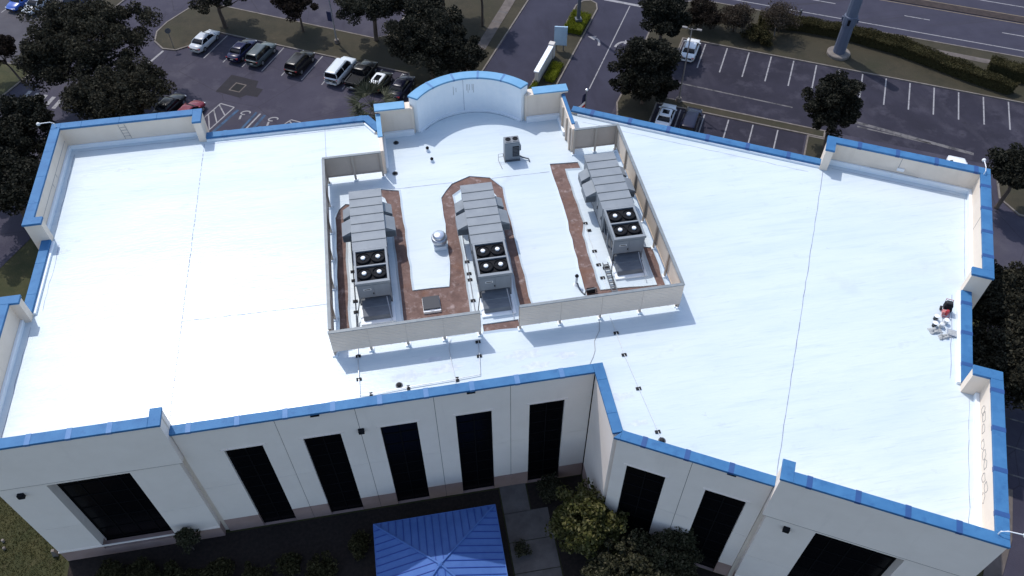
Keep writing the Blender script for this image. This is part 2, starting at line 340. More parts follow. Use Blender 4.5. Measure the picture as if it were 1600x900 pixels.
for t in (79.5, 81.8, 84.0, 90, 92.5): put('joint_line', B(MS).box(-34.95-(t-79)*0.01, -33.5-(t-79)*0.015, t, t+0.16, 0.146, 0.151), m_joint, sw)
put('verge_path', B(MS).prism([(15,102.2),(30,101.4),(60,101.4),(60,102.6),(30,102.5),(15,102.9)], 0.0, 0.125), m_walk, kind='structure')
put('side_walkway', B(MS).prism([(24.2,30),(25.2,30),(26.8,36.6),(27.0,41),(25.6,41),(25.4,37.2)], 0.0, 0.10), m_walk, kind='structure')
# markings -------------------------------------------------------------
def line(p, q, wd, parent, mt=m_paint, name='parking_line', z=0.034):
    p = Vector(p); q = Vector(q); d = (q-p).normalized(); n = Vector((-d.y, d.x))*wd/2
    b = B(MS); b.sheet([tuple(p+n), tuple(p-n), tuple(q-n), tuple(q+n)], z); return put(name, b, mt, parent)
for i in range(10): line((-66.15+2.765*i, 70.2), (-66.15+2.765*i, 75.6), 0.14, lot)
for i in range(14):
    s = -7.5+2.765*i; line((s, 88.8), (s, 94.3), 0.16, lot2)
line((-10.35, 88.8), (-10.35, 94.3), 0.12, lot2)
for i in range(5):
    s = -7.65+2.8*i; line((s, 74.6), (s, 79.9), 0.15, lot2)
line((-9.6, 85.0), (4.6, 84.7), 0.22, lot2, m_faint); line((11, 84.4), (24.5, 82.9), 0.5, lot2, m_faint); line((12, 83.6), (20, 83.2), 0.25, lot2, m_faint)
line((-71.9, 69.9), (-72.0, 66.9), 0.30, lot, name='stop_line')
for s in (-100.5, -97.7, -94.95, -92.3, -89.6): line((s, 70.2), (s, 75.6), 0.15, lot)
for i in range(5): line((-81.9+1.15*i, 57.4), (-81.6+1.15*i, 55.5), 0.5, lot, name='crossing_bar')
for t in (50.6, 47.9, 45.1, 42.4): line((25.6, t), (31, t), 0.14, lot, m_faint)
line((-18.85, 80.2), (-18.85, 99.9), 0.13, drive, name='lane_line', z=0.040); line((-22.6, 100.4), (-15.2, 100.3), 0.5, drive, name='stop_line', z=0.040)
for p, q in ((( -400,106.2),(400,106.2)), ((-400,117.3),(400,117.3))): line(p, q, 0.16, hwy, name='edge_line')
line((-400, 112.8), (400, 112.8), 0.14, hwy, m_yel, name='edge_line'); line((-400, 114.75), (400, 114.75), 0.14, hwy, m_yel, name='edge_line')
for i in range(-4, 9): line((4.0+12.1*i, 109.75), (7.2+12.1*i, 109.75), 0.16, hwy, name='lane_dash'); line((9.0+12.1*i, 120.6), (12.2+12.1*i, 120.6), 0.16, hwy, name='lane_dash')
def arrow(s, t, sx):
    b = B(MS); pts = []
    arc = [(0.62*sx, -1.0)] + [(0.62*sx-0.95*sx*(1-math.cos(a)), -1.0+1.5*math.sin(a)) for a in np.linspace(0, 1.45, 7)]
    L_ = []; R2 = []
    for i, p in enumerate(arc):
        d = Vector(arc[min(i+1, len(arc)-1)])-Vector(arc[max(i-1, 0)]); d.normalize(); n = Vector((-d.y, d.x))*0.15
        L_.append((p[0]+n.x, p[1]+n.y)); R2.append((p[0]-n.x, p[1]-n.y))
    for i in range(len(arc)-1): b.sheet([(s+q[0], t+q[1]) for q in (L_[i], L_[i+1], R2[i+1], R2[i])], 0.040)
    e = arc[-1]; b.sheet([(s+e[0], t+e[1]+0.52), (s+e[0], t+e[1]-0.52), (s+e[0]-1.05*sx, t+e[1]+0.05)], 0.0402)
    put('turn_arrow', b, m_paint, drive)
arrow(-20.9, 90.4, 1); arrow(-17.6, 90.8, -1)
# drain patch, grate
b = B(); b.sheet([G(362,117)[:2], G(404,127)[:2], G(400,137)[:2], G(411,140)[:2], G(402,152)[:2], G(385,149)[:2], G(375,153)[:2], G(337,143)[:2]], 0.030); put('asphalt_patch', b, m_patch, lot)
dr = [G(369,129)[:2], G(386,133)[:2], G(374,145)[:2], G(357,141)[:2]]
b = B(); b.sheet(dr, 0.036); put('drain_surround', b, m_walk, lot)
gi = inset(dr, 0.16); b = B(); b.sheet(gi, 0.041); gr = put('drain_grate', b, m_vdark, lot)
for i in range(7):
    k0 = (i+0.5)/7; p = Vector(gi[0]).lerp(Vector(gi[1]), k0); q = Vector(gi[3]).lerp(Vector(gi[2]), k0); d = (Vector(gi[1])-Vector(gi[0])).normalized()*0.03
    b = B(); b.sheet([tuple(p-d), tuple(p+d), tuple(q+d), tuple(q-d)], 0.046); put('bar', b, m_black, gr)
# accessible bay
def gline(p, q, wd, mt=m_paint, name='bay_line', z=0.036):
    p = Vector(G(*p)[:2]); q = Vector(G(*q)[:2]); d = (q-p).normalized(); n = Vector((-d.y, d.x))*wd/2
    b = B(); b.sheet([tuple(p+n), tuple(p-n), tuple(q-n), tuple(q+n)], z); put(name, b, mt, lot)
gline((345,162),(316,187),0.16); gline((366,168),(324,206),0.16, z=0.037); gline((345,162),(366,168),0.16, z=0.038)
for k0 in (0.08, 0.38, 0.66, 0.95): 
    p = Vector((345,162)).lerp(Vector((316,187)), k0); q = Vector((366,168)).lerp(Vector((324,206)), min(1, k0+0.02+0.24*(k0 > 0.05)))
    gline(tuple(p), tuple(q), 0.15, z=0.039)
gline((407,178),(384,202),0.20); gline((372,172),(331,208),0.35, m_hcblue, z=0.031); gline((414,180),(394,203),0.35, m_hcblue, z=0.031); gline((401,176),(376,203),0.3, m_hcblue, z=0.0315)
gline((445,194),(455,187.5),0.14); gline((455,187.5),(470,191.5),0.14, z=0.037); gline((452,189),(458,196),0.14, z=0.038); gline((470,191.5),(461,199),0.14, z=0.039)
for cx, cy in ((384,177),(427,187)):
    c = G(cx, cy); b = B()
    ring = [(c.x+0.62*math.cos(t), c.y+0.05+0.40*math.sin(t)) for t in np.linspace(-0.6, 4.6, 12)]; rin = [(c.x+0.44*math.cos(t), c.y+0.05+0.24*math.sin(t)) for t in np.linspace(-0.6, 4.6, 12)]
    for i in range(11): b.sheet([ring[i], ring[i+1], rin[i+1], rin[i]], 0.036)
    b.sheet([(c.x-0.62,c.y-0.35),(c.x-0.40,c.y-0.35),(c.x-0.55,c.y-1.05),(c.x-0.80,c.y-1.05)], 0.0365)
    put('accessible_symbol', b, m_paint, lot)
# courtyard floor and beds (below the south front)
put('planting_bed', B().prism(rect(-28.2, 4.0, 16, 29.4), 0.0, 0.035), m_mulch, kind='structure')
put('planting_bed', B().prism([(7.6,10),(32,6),(25,16.5),(10.6,24.4),(10.6,29.45),(6.25,29.45),(6.25,27.2),(7.6,26.0)], 0.0, 0.035), m_mulch, kind='structure')
cp = None
for i, y in enumerate((10.5, 12.9, 15.3, 17.7, 20.1, 22.5, 24.9, 27.2)):
    b = B().prism([(4.1+0.0, y+0.02), (7.5 if y < 25 else 6.15, y+0.02), (7.5 if y < 25 else 6.15, y+2.36), (4.1, y+2.36)], 0.0, 0.06)
    if cp is None: cp = put('courtyard_path', b, m_paver, kind='structure')
    else: put('paving_slab', b, m_paver, cp)
# ================================================================== THE BUILDING
RF, LC, TT = 14.05, 14.45, 16.25
bld = thing('office_building', (-3, 44, 0), 'cream office building with white coated roof and bright blue parapet coping', 'building')
mside = [0]
def wall(M, x0, x1, y0, y1, z1, z0=0.0, mt=m_stucco, name='wall'):
    return put(name, B(M).box(x0, x1, y0, y1, z0, z1), mt, bld)
def coping(M, x0, x1, y0, y1, top, sect=3.05, mt=m_blue, cover=m_blued, h=0.20, lip=0.07, along=None, covers=True, off=0.0, ends=(1, 1)):
    """blue sheet-metal coping over a wall strip, in sections with joint covers"""
    ln = 'x' if (along or ('x' if (x1-x0) >= (y1-y0) else 'y')) == 'x' else 'y'
    L = (x1-x0) if ln == 'x' else (y1-y0)
    cuts = [0.0]; c = sect*0.55+off
    while c < L-0.5: cuts.append(c); c += sect
    cuts.append(L)
    for a, b_ in zip(cuts, cuts[1:]):
        e0 = lip*ends[0] if a == 0 else 0; e1 = lip*ends[1] if b_ == L else 0
        b = B(M)
        if ln == 'x': b.box(x0+a-e0, x0+b_+e1-0.006, y0-lip, y1+lip, top-h, top)
        else: b.box(x0-lip, x1+lip, y0+a-e0, y0+b_+e1-0.006, top-h, top)
        put('coping_section', b, mt, bld, bevel=0.02)
    if covers:
        for c in cuts[1:-1]:
            b = B(M); k = 0.012
            if ln == 'x': b.box(x0+c-0.16, x0+c+0.16, y0-lip-k, y1+lip+k, top-h-0.004, top+k)
            else: b.box(x0-lip-k, x1+lip+k, y0+c-0.16, y0+c+0.16, top-h-0.004, top+k)
            put('joint_cover', b, cover, bld)
def flashing(M, x0, x1, y0, y1, h=0.36): put('base_flashing', B(M).box(x0, x1, y0, y1, RF-0.05, RF+h), m_flash, bld, bevel=0.03)
# ---- roof deck
def mr(u, v): p = MR @ Vector((u, v, 0)); return (p.x, p.y)
AC = (6.25, 53.45); AR = 5.55
arc_in = [(AC[0]+AR*math.cos(t), AC[1]+AR*math.sin(t)) for t in np.linspace(R_(36), R_(144), 19)]
outline = [(-28.1,29.35),(-17,29.35),(-17,29.8),(11.0,29.8),(11.0,24.62), mr(9.9,.25), mr(9.9,-.2), mr(21.5,-.2), mr(21.5,11.5), mr(20.75,11.5), mr(20.75,20.1), mr(21.4,20.1), mr(21.4,31.7), mr(9.5,31.7), mr(9.5,30.85), mr(-11.8,30.85), (14.4,57.3),(11.2,57.3)] + [(AC[0]+(AR+0.4)*math.cos(t), AC[1]+(AR+0.4)*math.sin(t)) for t in np.linspace(R_(40), R_(140), 15)] + [(1.3,57.3),(-1.5,57.3),(-2.7,59.15),(-16.4,59.15),(-16.4,60.0),(-28.1,60.0),(-28.1,48.8),(-27.5,48.8),(-27.5,41.0),(-28.1,41.0)]
put('roof_deck', B().prism(outline, RF-0.3, RF), m_roof, bld)
# ---- left wing, back-left raised corner
wall(MI, -28.35, -27.75, 48.45, 60.4, TT-.2); wall(MI, -27.75, -16.3, 59.8, 60.4, TT-.2)
wall(MI, -27.75, -27.12, 48.45, 49.05, TT-.2); wall(MI, -16.9, -16.3, 58.75, 59.8, TT-.2)
coping(MI, -28.35, -27.75, 49.05, 60.4, TT, mt=m_blue, covers=False, ends=(0, 1)); coping(MI, -28.35, -27.12, 48.45, 49.05, TT+.004, covers=False, sect=9)
coping(MI, -27.68, -16.97, 59.8, 60.4, TT+.002, covers=False, ends=(0, 0)); coping(MI, -16.9, -16.3, 58.75, 60.4, TT+.005, covers=False, along='y', sect=9)
flashing(MI, -27.75, -27.55, 49.05, 59.8); flashing(MI, -27.55, -16.9, 59.62, 59.8)
# front-left raised corner
wall(MI, -28.35, -27.75, 29.7, 41.3, TT-.2); wall(MI, -27.75, -27.12, 40.7, 41.3, TT-.2); wall(MI, -17.25, -16.65, 29.7, 30.3, TT-.2)
coping(MI, -28.35, -27.75, 29.77, 40.63, TT, covers=False, ends=(0, 0)); coping(MI, -28.35, -27.12, 40.7, 41.3, TT+.004, covers=False, sect=9)
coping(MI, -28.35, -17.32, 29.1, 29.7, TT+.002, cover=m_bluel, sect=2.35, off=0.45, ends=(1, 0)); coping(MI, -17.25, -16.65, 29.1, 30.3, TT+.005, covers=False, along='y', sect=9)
flashing(MI, -27.75, -27.55, 29.7, 40.7)
# low left, low back, chamfer, low front, return
wall(MI, -27.7, -27.15, 41.3, 48.45, LC-.2); coping(MI, -27.7, -27.15, 41.3, 48.45, LC, covers=False, ends=(0, 0)); flashing(MI, -27.15, -26.9, 41.3, 48.45, 0.2)
wall(MI, -16.3, -2.5, 58.85, 59.4, LC-.2); coping(MI, -16.3, -2.6, 58.85, 59.4, LC, sect=2.9, cover=m_blue, ends=(0, 0)); flashing(MI, -16.3, -2.7, 58.66, 58.85, 0.2)
MC = Matrix.Translation((-2.5, 59.4, 0)) @ Matrix.Rotation(R_(-59.9), 4, 'Z')
wall(MC, 0.0, 2.3, -0.55, 0.0, LC-.2); coping(MC, -0.05, 2.2, -0.55, 0.0, LC+.003, covers=False, sect=9, ends=(0, 0)); flashing(MC, 0.2, 2.1, -0.75, -0.55, 0.2)
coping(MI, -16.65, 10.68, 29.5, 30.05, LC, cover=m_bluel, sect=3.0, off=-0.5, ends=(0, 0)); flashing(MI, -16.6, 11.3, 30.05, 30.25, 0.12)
wall(MI, 10.75, 11.3, 24.7, 29.45, LC-.2, 1.9, m_panel); wall(MI, 10.74, 11.3, 24.7, 29.45, 1.9, 0.0, m_base, 'base_panel')
coping(MI, 10.75, 11.3, 24.75, 30.05, LC+.004, covers=False, sect=2.6, ends=(0, 1))
# ---- right wing
wall(MR, 9.42, 21.75, 31.4, 32.0, TT-.2); wall(MR, 21.15, 21.75, 19.95, 31.4, TT-.2); wall(MR, 20.42, 21.15, 19.95, 20.55, TT-.2); wall(MR, 9.42, 10.02, 30.3, 31.4, TT-.2)
coping(MR, 10.09, 21.75, 31.4, 32.0, TT, sect=2.95, off=0.2, ends=(0, 1)); coping(MR, 21.15, 21.75, 20.62, 31.33, TT+.003, sect=2.6, ends=(0, 0)); coping(MR, 20.42, 21.75, 19.95, 20.55, TT+.005, covers=False, sect=9); coping(MR, 9.42, 10.02, 30.3, 32.0, TT+.004, covers=False, along='y', sect=9)
flashing(MR, 9.95, 21.15, 31.2, 31.4, .45); flashing(MR, 20.92, 21.15, 20.55, 31.2, .45)
wall(MR, 21.45, 22.05, 0.1, 11.6, TT-.2); wall(MR, 20.42, 21.45, 11.0, 11.6, TT-.2); wall(MR, 9.85, 10.45, 0.1, 0.7, TT-.2)
coping(MR, 21.45, 22.05, 0.17, 10.93, TT+.003, sect=2.9, off=-0.4, ends=(0, 0)); coping(MR, 20.42, 22.05, 11.0, 11.6, TT+.005, covers=False, sect=9); coping(MR, 10.52, 22.05, -.5, .1, TT, sect=2.7, off=-0.6, ends=(0, 1)); coping(MR, 9.85, 10.45, -.5, .75, TT+.004, covers=False, along='y', sect=9)
flashing(MR, 21.2, 21.45, .1, 11.0, .4)
wall(MR, 20.42, 20.98, 11.6, 19.95, LC-.2); coping(MR, 20.42, 20.98, 11.6, 19.95, LC, sect=2.8, ends=(0, 0)); flashing(MR, 20.15, 20.42, 11.6, 19.95, 0.25)
wall(MR, -12.1, 9.42, 30.6, 31.15, LC-.2); coping(MR, -12.1, 9.42, 30.6, 31.15, LC, sect=3.4, ends=(0, 0)); flashing(MR, -11.5, 9.42, 30.42, 30.6, 0.2)
coping(MR, 0.33, 9.85, 0.0, 0.55, LC+.002, sect=2.7, ends=(0, 0)); flashing(MR, 0.4, 9.85, 0.55, 0.72, 0.12)
put('coping_section', B(MR).prism([(-0.06,-0.07),(0.32,-0.07),(0.32,0.62),(0.55,0.62),(0.28,0.42)], LC-.2, LC+.006), m_blue, bld)
# ---- front facades in panels with windows
def facade(M, u0, u1, v, dep, z0, z1, ops, vj, hj, mt_of, gap=0.016, core=True):
    us = [u0]+sorted(vj)+[u1]; zs = [z0]+sorted(hj)+[z1]
    for a0, a1 in zip(us, us[1:]):
        for c0, c1 in zip(zs, zs[1:]):
            xs = sorted({a0, a1, *[x for o in ops for x in o[:2] if a0 < x < a1]}); ys = sorted({c0, c1, *[y for o in ops for y in o[2:] if c0 < y < c1]})
            b = B(M); nm = 'wall_panel' if mt_of(c0) is m_panel else 'base_panel'
            for x0, x1 in zip(xs, xs[1:]):
                got = False
                for y0, y1 in zip(ys, ys[1:]):
                    mx, my = (x0+x1)/2, (y0+y1)/2
                    if any(o[0] < mx < o[1] and o[2] < my < o[3] for o in ops): continue
                    got = True
                    b.box(x0+(gap if x0 == a0 else 0), x1-(gap if x1 == a1 else 0), v, v+dep, y0+(gap*.6 if y0 == c0 and c0 > z0 else 0), y1-(gap*.6 if y1 == c1 and c1 < z1 else 0))
                if not got and b.v: put(nm, b, mt_of(c0), bld); b = B(M)
            if b.v: put(nm, b, mt_of(c0), bld)
            # sealant behind the joints
        if a0 != u0: put('joint_sealant', B(M).box(a0-gap-.01, a0+gap+.01, v+0.03, v+dep-.02, z0, z1), m_joint, bld)
    for c in hj: 
        for x0, x1 in ((x, y) for x, y in zip([u0]+[o[1] for o in sorted(ops)], [o[0] for o in sorted(ops)]+[u1])):
            if not any(o[2] < c < o[3] for o in ops): pass
            put('joint_sealant', B(M).box(x0+.02, x1-.02, v+0.025, v+dep-.03, c-gap, c+gap), m_joint, bld)
def window(M, u0, u1, v, z0, z1, nc, nr, fr=0.09):
    b = B(M); wd = (u1-u0); ht = z1-z0
    b.box(u0, u0+fr, v-.05, v+.08, z0, z1); b.box(u1-fr, u1, v-.05, v+.08, z0, z1); b.box(u0+fr, u1-fr, v-.05, v+.08, z1-fr, z1); b.box(u0+fr, u1-fr, v-.05, v+.08, z0, z0+fr)
    for i in range(1, nc): x = u0+wd*i/nc; b.box(x-.035, x+.035, v-.045, v+.07, z0+fr, z1-fr)
    for j in range(1, nr): z = z0+ht*j/nr; b.box(u0+fr, u1-fr, v-.04, v+.06, z-.03, z+.03)
    o = put('window', b, m_frame, bld)
    for i in range(nc):
        for j in range(nr):
            put('pane', B(M).box(u0+wd*i/nc+.03, u0+wd*(i+1)/nc-.03, v, v+.02, z0+ht*j/nr+.03, z0+ht*(j+1)/nr-.03), m_glassd, o)
def mto(z): return m_base if z < 1.5 else m_panel
W0 = [-12.83+5.105*i for i in range(5)]
ops = [(c-1.24, c+1.24, 0.02, 11.5) for c in W0]
facade(MI, -16.62, 10.72, 29.55, 0.5, 0.0, LC-.2, ops, [c+2.55 for c in W0[:4]], [1.9, 6.9], mto)
for c in W0:
    window(MI, c-1.24, c+1.24, 29.80, 0.04, 11.5, 2, 8)
    put('window_head', B().box(c-1.45, c+1.45, 29.49, 29.548, 11.52, 11.60), m_panel, bld)
put('interior_backing', B().box(-16.6, 10.7, 30.06, 30.2, 0, 13.6), m_vdark, bld)
opr = [(1.08, 3.64, 0.02, 11.4), (6.22, 8.82, 0.02, 11.4)]
facade(MR, 0.14, 9.83, 0.06, 0.5, 0.0, LC-.2, opr, [4.93], [1.9, 6.9], mto)
for o in opr:
    window(MR, o[0], o[1], 0.32, 0.04, 11.4, 2, 8); put('window_head', B(MR).box(o[0]-.2, o[1]+.2, 0.0, 0.058, 11.42, 11.50), m_panel, bld)
put('interior_backing', B(MR).box(0.6, 9.8, 0.57, 0.7, 0, 13.6), m_vdark, bld)
# towers: deep fascia over a recessed big window
def tower(M, u0, u1, v, wu0, wu1, notch):
    put('fascia', B(M).box(u0, u1, v, v+.6, 11.45, TT-.2), m_panel, bld)
    put('fascia_joint', B(M).box(u0+.02, u1-.02, v-.004, v+.05, 11.42, 11.448), m_joint, bld)
    lo, hi = (u0, u1-.28) if notch > 0 else (u0+.28, u1)
    facade(M, lo, hi, v+.13, .62, 0.0, 11.44, [(wu0, wu1, 1.05, 11.02)], [], [1.55, 5.2], mto)
    for x in (wu0, wu1): put('window_jamb', B(M).box(x-.10 if x == wu0 else x+.002, x-.002 if x == wu0 else x+.10, v+.76, v+1.1, 1.05, 11.02), m_panel, bld)
    put('window_lintel', B(M).box(wu0-.1, wu1+.1, v+.76, v+1.1, 11.022, 11.2), m_panel, bld)
    window(M, wu0, wu1, v+.92, 1.06, 11.02, 4, 6, 0.12)
    put('interior_backing', B(M).box(lo+.1, hi-.1, v+1.12, v+1.2, 0, 13.6), m_vdark, bld)
    x = hi if notch > 0 else lo
    put('side_reveal', B(M).box(*((x-.3, x) if notch > 0 else (x, x+.3)), v+.76, v+1.1, 0, 13.6), m_panel, bld)
    put('ledge', B(M).box(lo-.0, hi, v+.06, v+.128, 1.55, 1.68), m_panel, bld)
tower(MI, -28.35, -16.65, 29.1, -25.32, -20.15, 1)
tower(MR, 9.85, 22.05, -.5, 13.2, 18.42, -1)
wall(MI, -16.95, -16.62, 29.86, 30.3, TT-.2, 0.0, m_panel)
# vent grille, overflow scuppers, wall lamps on the fronts
put('vent_grille', B().box(4.55, 5.15, 29.50, 29.548, 0.35, 1.75), m_base, bld)
for x in (-7.7, 2.4): put('overflow_scupper', B().box(x-.28, x+.28, 29.44, 29.548, 14.02, 14.14), m_black, bld)
put('overflow_scupper', B(MR).box(7.05, 7.6, -.02, 0.058, 14.02, 14.14), m_black, bld)
def wall_lamp(M, u, v, z):
    b = B(M); b.box(u-.2, u+.2, v-.26, v, z-.2, z+.2); o = put('wall_lamp', b, m_black, bld, bevel=0.03)
    put('lamp_lens', B(M).box(u-.15, u+.15, v-.24, v-.04, z-.215, z-.202), m_galv, o)
wall_lamp(MI, -27.1, 29.22, 10.4); wall_lamp(MI, -5.1, 29.545, 11.5); wall_lamp(MR, 11.55, -.38, 10.5)
# ---- centre back: two stub walls and the curved sign wall
def cwall(a0, a1, r0, r1, z0, z1, n=24):
    b = B(); A = np.linspace(R_(a0), R_(a1), n+1); vs = []
    for t in A:
        c, s_ = math.cos(t), math.sin(t)
        vs += [(AC[0]+r0*c, AC[1]+r0*s_, z0), (AC[0]+r1*c, AC[1]+r1*s_, z0), (AC[0]+r1*c, AC[1]+r1*s_, z1), (AC[0]+r0*c, AC[1]+r0*s_, z1)]
    fs = []
    for i in range(n): fs += [(4*i+k, 4*i+(k+1)%4, 4*i+4+(k+1)%4, 4*i+4+k) for k in range(4)]
    fs += [(3,2,1,0), (4*n,4*n+1,4*n+2,4*n+3)]
    return b.add(vs, fs)
CT = 17.6
put('curved_wall', cwall(36.5, 143.5, AR, AR+.75, 0, CT-.16), m_flash, bld)
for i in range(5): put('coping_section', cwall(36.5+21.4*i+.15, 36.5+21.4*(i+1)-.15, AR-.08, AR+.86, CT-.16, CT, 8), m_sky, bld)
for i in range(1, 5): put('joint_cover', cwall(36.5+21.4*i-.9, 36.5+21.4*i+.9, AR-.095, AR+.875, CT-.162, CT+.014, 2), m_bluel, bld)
put('base_flashing', cwall(37, 143, AR-.16, AR-.005, RF-.05, RF+.14), m_flash, bld)
put('wall_joint', cwall(92.4, 92.7, AR-.012, AR-.001, RF+.12, CT-.18, 1), m_seam, bld)
for i, t in enumerate((101.5, 99.0, 89.2, 88.1, 86.7, 84.3, 83.2)):
    put('scuff_mark', cwall(t, t+.35, AR-.010, AR-.002, CT-1.35-.25*(i%3 == 0), CT-.72-.2*(i == 1), 1), m_stain, bld)
BT = 16.95
for x0, x1 in ((-1.45, 1.45), (11.05, 14.35)):
    wall(MI, x0, x1, 56.75, 57.35, BT-.26); flashing(MI, x0+.12, x1-.12, 56.45, 56.75, .5)
    put('frame_trim', B().box(x0+.1 if x0 < 0 else x0+.05, x0+.22 if x0 < 0 else x0+.17, 56.68, 56.748, RF+.5, BT-.26), m_stucco, bld); put('frame_trim', B().box(x1-.22, x1-.10, 56.68, 56.748, RF+.5, BT-.26), m_stucco, bld)
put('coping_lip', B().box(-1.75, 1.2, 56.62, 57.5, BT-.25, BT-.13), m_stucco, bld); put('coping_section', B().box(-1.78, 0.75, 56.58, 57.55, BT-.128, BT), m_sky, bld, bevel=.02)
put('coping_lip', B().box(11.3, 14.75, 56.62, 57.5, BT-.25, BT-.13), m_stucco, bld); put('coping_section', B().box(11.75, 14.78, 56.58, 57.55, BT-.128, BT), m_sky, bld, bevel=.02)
# side walls of that bay running down to the screens
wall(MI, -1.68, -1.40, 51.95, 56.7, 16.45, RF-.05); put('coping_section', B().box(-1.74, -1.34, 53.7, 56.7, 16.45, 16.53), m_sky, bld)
wall(MI, 14.10, 14.36, 51.95, 56.7, 16.45, RF-.05); put('coping_section', B().box(14.2, 14.48, 52.6, 56.7, 16.45, 16.53), m_blue, bld)
for y in (55.1, 53.6, 52.3): put('pilaster', B().box(13.96, 14.098, y-.09, y+.09, RF, 16.4), m_post, bld)
flashing(MI, 13.9, 14.10, 54.2, 56.4, .35); flashing(MI, -1.40, -1.2, 52.2, 56.4, .4)
# ---- roof seams
def seam(name, p, q, wd=0.05, dash=None, M=MI, wob=0.0):
    p = Vector((*p, 0)); q = Vector((*q, 0)); d = q-p; L = d.length; d.normalize(); n = Vector((-d.y, d.x, 0)); b = B(M); x = 0.0; rnd = random.Random(len(name)+int(p.x*10))
    off = 0.0
    while x < L-.02:
        l = min(L-x, dash*rnd.uniform(.6, 1.3) if dash else 0.8); off2 = rnd.uniform(-wob, wob); a = p+d*x+n*off; c = p+d*(x+l)+n*off2
        w2 = wd*rnd.uniform(.6, 1.2)/2
        b.sheet([tuple((a+n*w2)[:2]), tuple((a-n*w2)[:2]), tuple((c-n*w2)[:2]), tuple((c+n*w2)[:2])], RF+.005)
        off = off2; x += l+(dash*rnd.uniform(.15, .5) if dash else 0)
    return put(name, b, m_seam, bld, kind='stuff' if dash and L > 6 else None)
seam('expansion_joint', (-16.5, 58.4), (-16.85, 30.6), .05, .45, wob=.02); seam('expansion_joint', (-16.7, 38.9), (-6.45, 38.7), .04, wob=.02)
seam('expansion_joint', (-6.3, 58.7), (-6.3, 54.2), .04); seam('expansion_joint', (-1.8, 49.95), (12.0, 49.8), .05, wob=.02)
seam('expansion_joint', (9.75, 30.2), (9.9, 0.8), .05, None, MR, .03)
seam('membrane_edge', (20.75, 30.6), (20.72, 20.6), .035, None, MR, .03); seam('membrane_edge', (19.85, 19.6), (19.8, 11.9), .035, None, MR, .05); seam('membrane_edge', (20.95, 10.6), (20.9, 1.0), .035, None, MR, .05)
seam('membrane_edge', (10.4, 30.75), (20.4, 30.8), .035, None, MR, .05); seam('membrane_edge', (-10.8, 29.75), (8.6, 29.7), .035, None, MR, .06)
seam('membrane_edge', (-27.2, 58.9), (-27.1, 49.6), .035, None, wob=.05); seam('membrane_edge', (-26.6, 48.2), (-26.55, 41.6), .035, None, wob=.08); seam('membrane_edge', (-27.1, 40.2), (-27.15, 30.6), .035, None, wob=.06)
seam('membrane_edge', (-27.0, 59.25), (-17.2, 59.2), .035, None, wob=.06); seam('membrane_edge', (-16, 58.35), (-3.2, 58.4), .035, None, wob=.03)
for i in range(len(arc_in)-3):
    if i % 1 == 0:
        p = Vector(AC).lerp(Vector(arc_in[i+1]), .955); q = Vector(AC).lerp(Vector(arc_in[i+2]), .955); seam('membrane_edge', tuple(p), tuple(q), .05)
m_tread = mat('trodden_coating', (0.50, 0.545, 0.60), 0.6, (0.60, 0.64, 0.68), 2.2, 9, lo=0.42, hi=0.62)
rt_ = random.Random(21)
for sx, sy, sr in ((-1.6,31.5,.9),(1.0,31.7,.8),(.2,32.6,.5),(6.4,31.9,.9),(9.2,31.4,.6),(12.0,27.5,.7),(12.6,25.4,.5),(-26.2,47.4,.4),(-25.4,48.4,.35),(-22.9,56.2,.5),(7.0,30.9,.7)):
    pts = []
    for k in range(26):
        a_ = k/26*2*math.pi; r_ = sr*(.55+.45*abs(math.sin(a_*2.5+sx))+rt_.uniform(-.15, .15)); pts.append((sx+r_*1.5*math.cos(a_), sy+r_*.5*math.sin(a_)))
    put('trodden_patch', B().sheet(pts, RF+.0035), m_tread, bld)
# ---- bare brown strips in the coating, with the raised white edge of the coat
def strip(poly, name='bare_strip'):
    o = put(name, B().sheet(poly, RF+.006), m_brown, bld)
    k = B(); n = len(poly); a_ = sum(poly[i][0]*poly[(i+1)%n][1]-poly[(i+1)%n][0]*poly[i][1] for i in range(n))
    if a_ < 0: poly = poly[::-1]
    out = inset(poly, -.16); vs = [(p[0],p[1],RF+.09) for p in poly]+[(p[0],p[1],RF+.001) for p in out]+[(p[0],p[1],RF+.001) for p in poly]
    fs = []
    for i in range(n):
        j = (i+1)%n; fs += [(i,n+i,n+j,j)[::-1], (i,j,2*n+j,2*n+i)]
    k.add(vs, fs); put('coating_edge', k, m_roof, bld)
rw = random.Random(5)
def wob(poly, d=0.05, seg=0.9):
    out = []
    for i in range(len(poly)):
        p = Vector(poly[i]); q = Vector(poly[(i+1)%len(poly)]); k = max(1, int((q-p).length/seg))
        for j in range(k):
            r = p.lerp(q, j/k); out.append((r.x+rw.uniform(-d, d), r.y+rw.uniform(-d, d)))
    return out
strip(wob([(-5.78,47.3),(-5.5,48.2),(-4.95,48.75),(-4.55,48.7),(-4.55,48.0),(-5.0,46.4),(-5.1,43.8),(-5.2,36.0),(-5.2,34.4),(-5.9,34.4),(-5.86,36.3),(-5.78,44)]))
strip(wob([(-2.05,50.0),(-0.58,49.6),(-0.55,42.4),(-0.50,38.9),(2.15,38.75),(2.5,41.2),(2.66,48.2),(3.75,49.7),(5.2,50.4),(6.8,49.85),(7.66,48.5),(7.62,43.7),(7.68,36.0),(7.6,34.5),(6.8,34.5),(6.85,36.1),(6.95,39.8),(7.0,44.4),(7.05,47.6),(6.5,48.9),(4.3,48.9),(3.6,48.3),(3.42,44.4),(3.48,41.7),(3.32,37.3),(3.25,34.5),(-1.35,34.5),(-1.42,40.6),(-1.42,46.6),(-1.75,48.9),(-2.05,49.2)]))
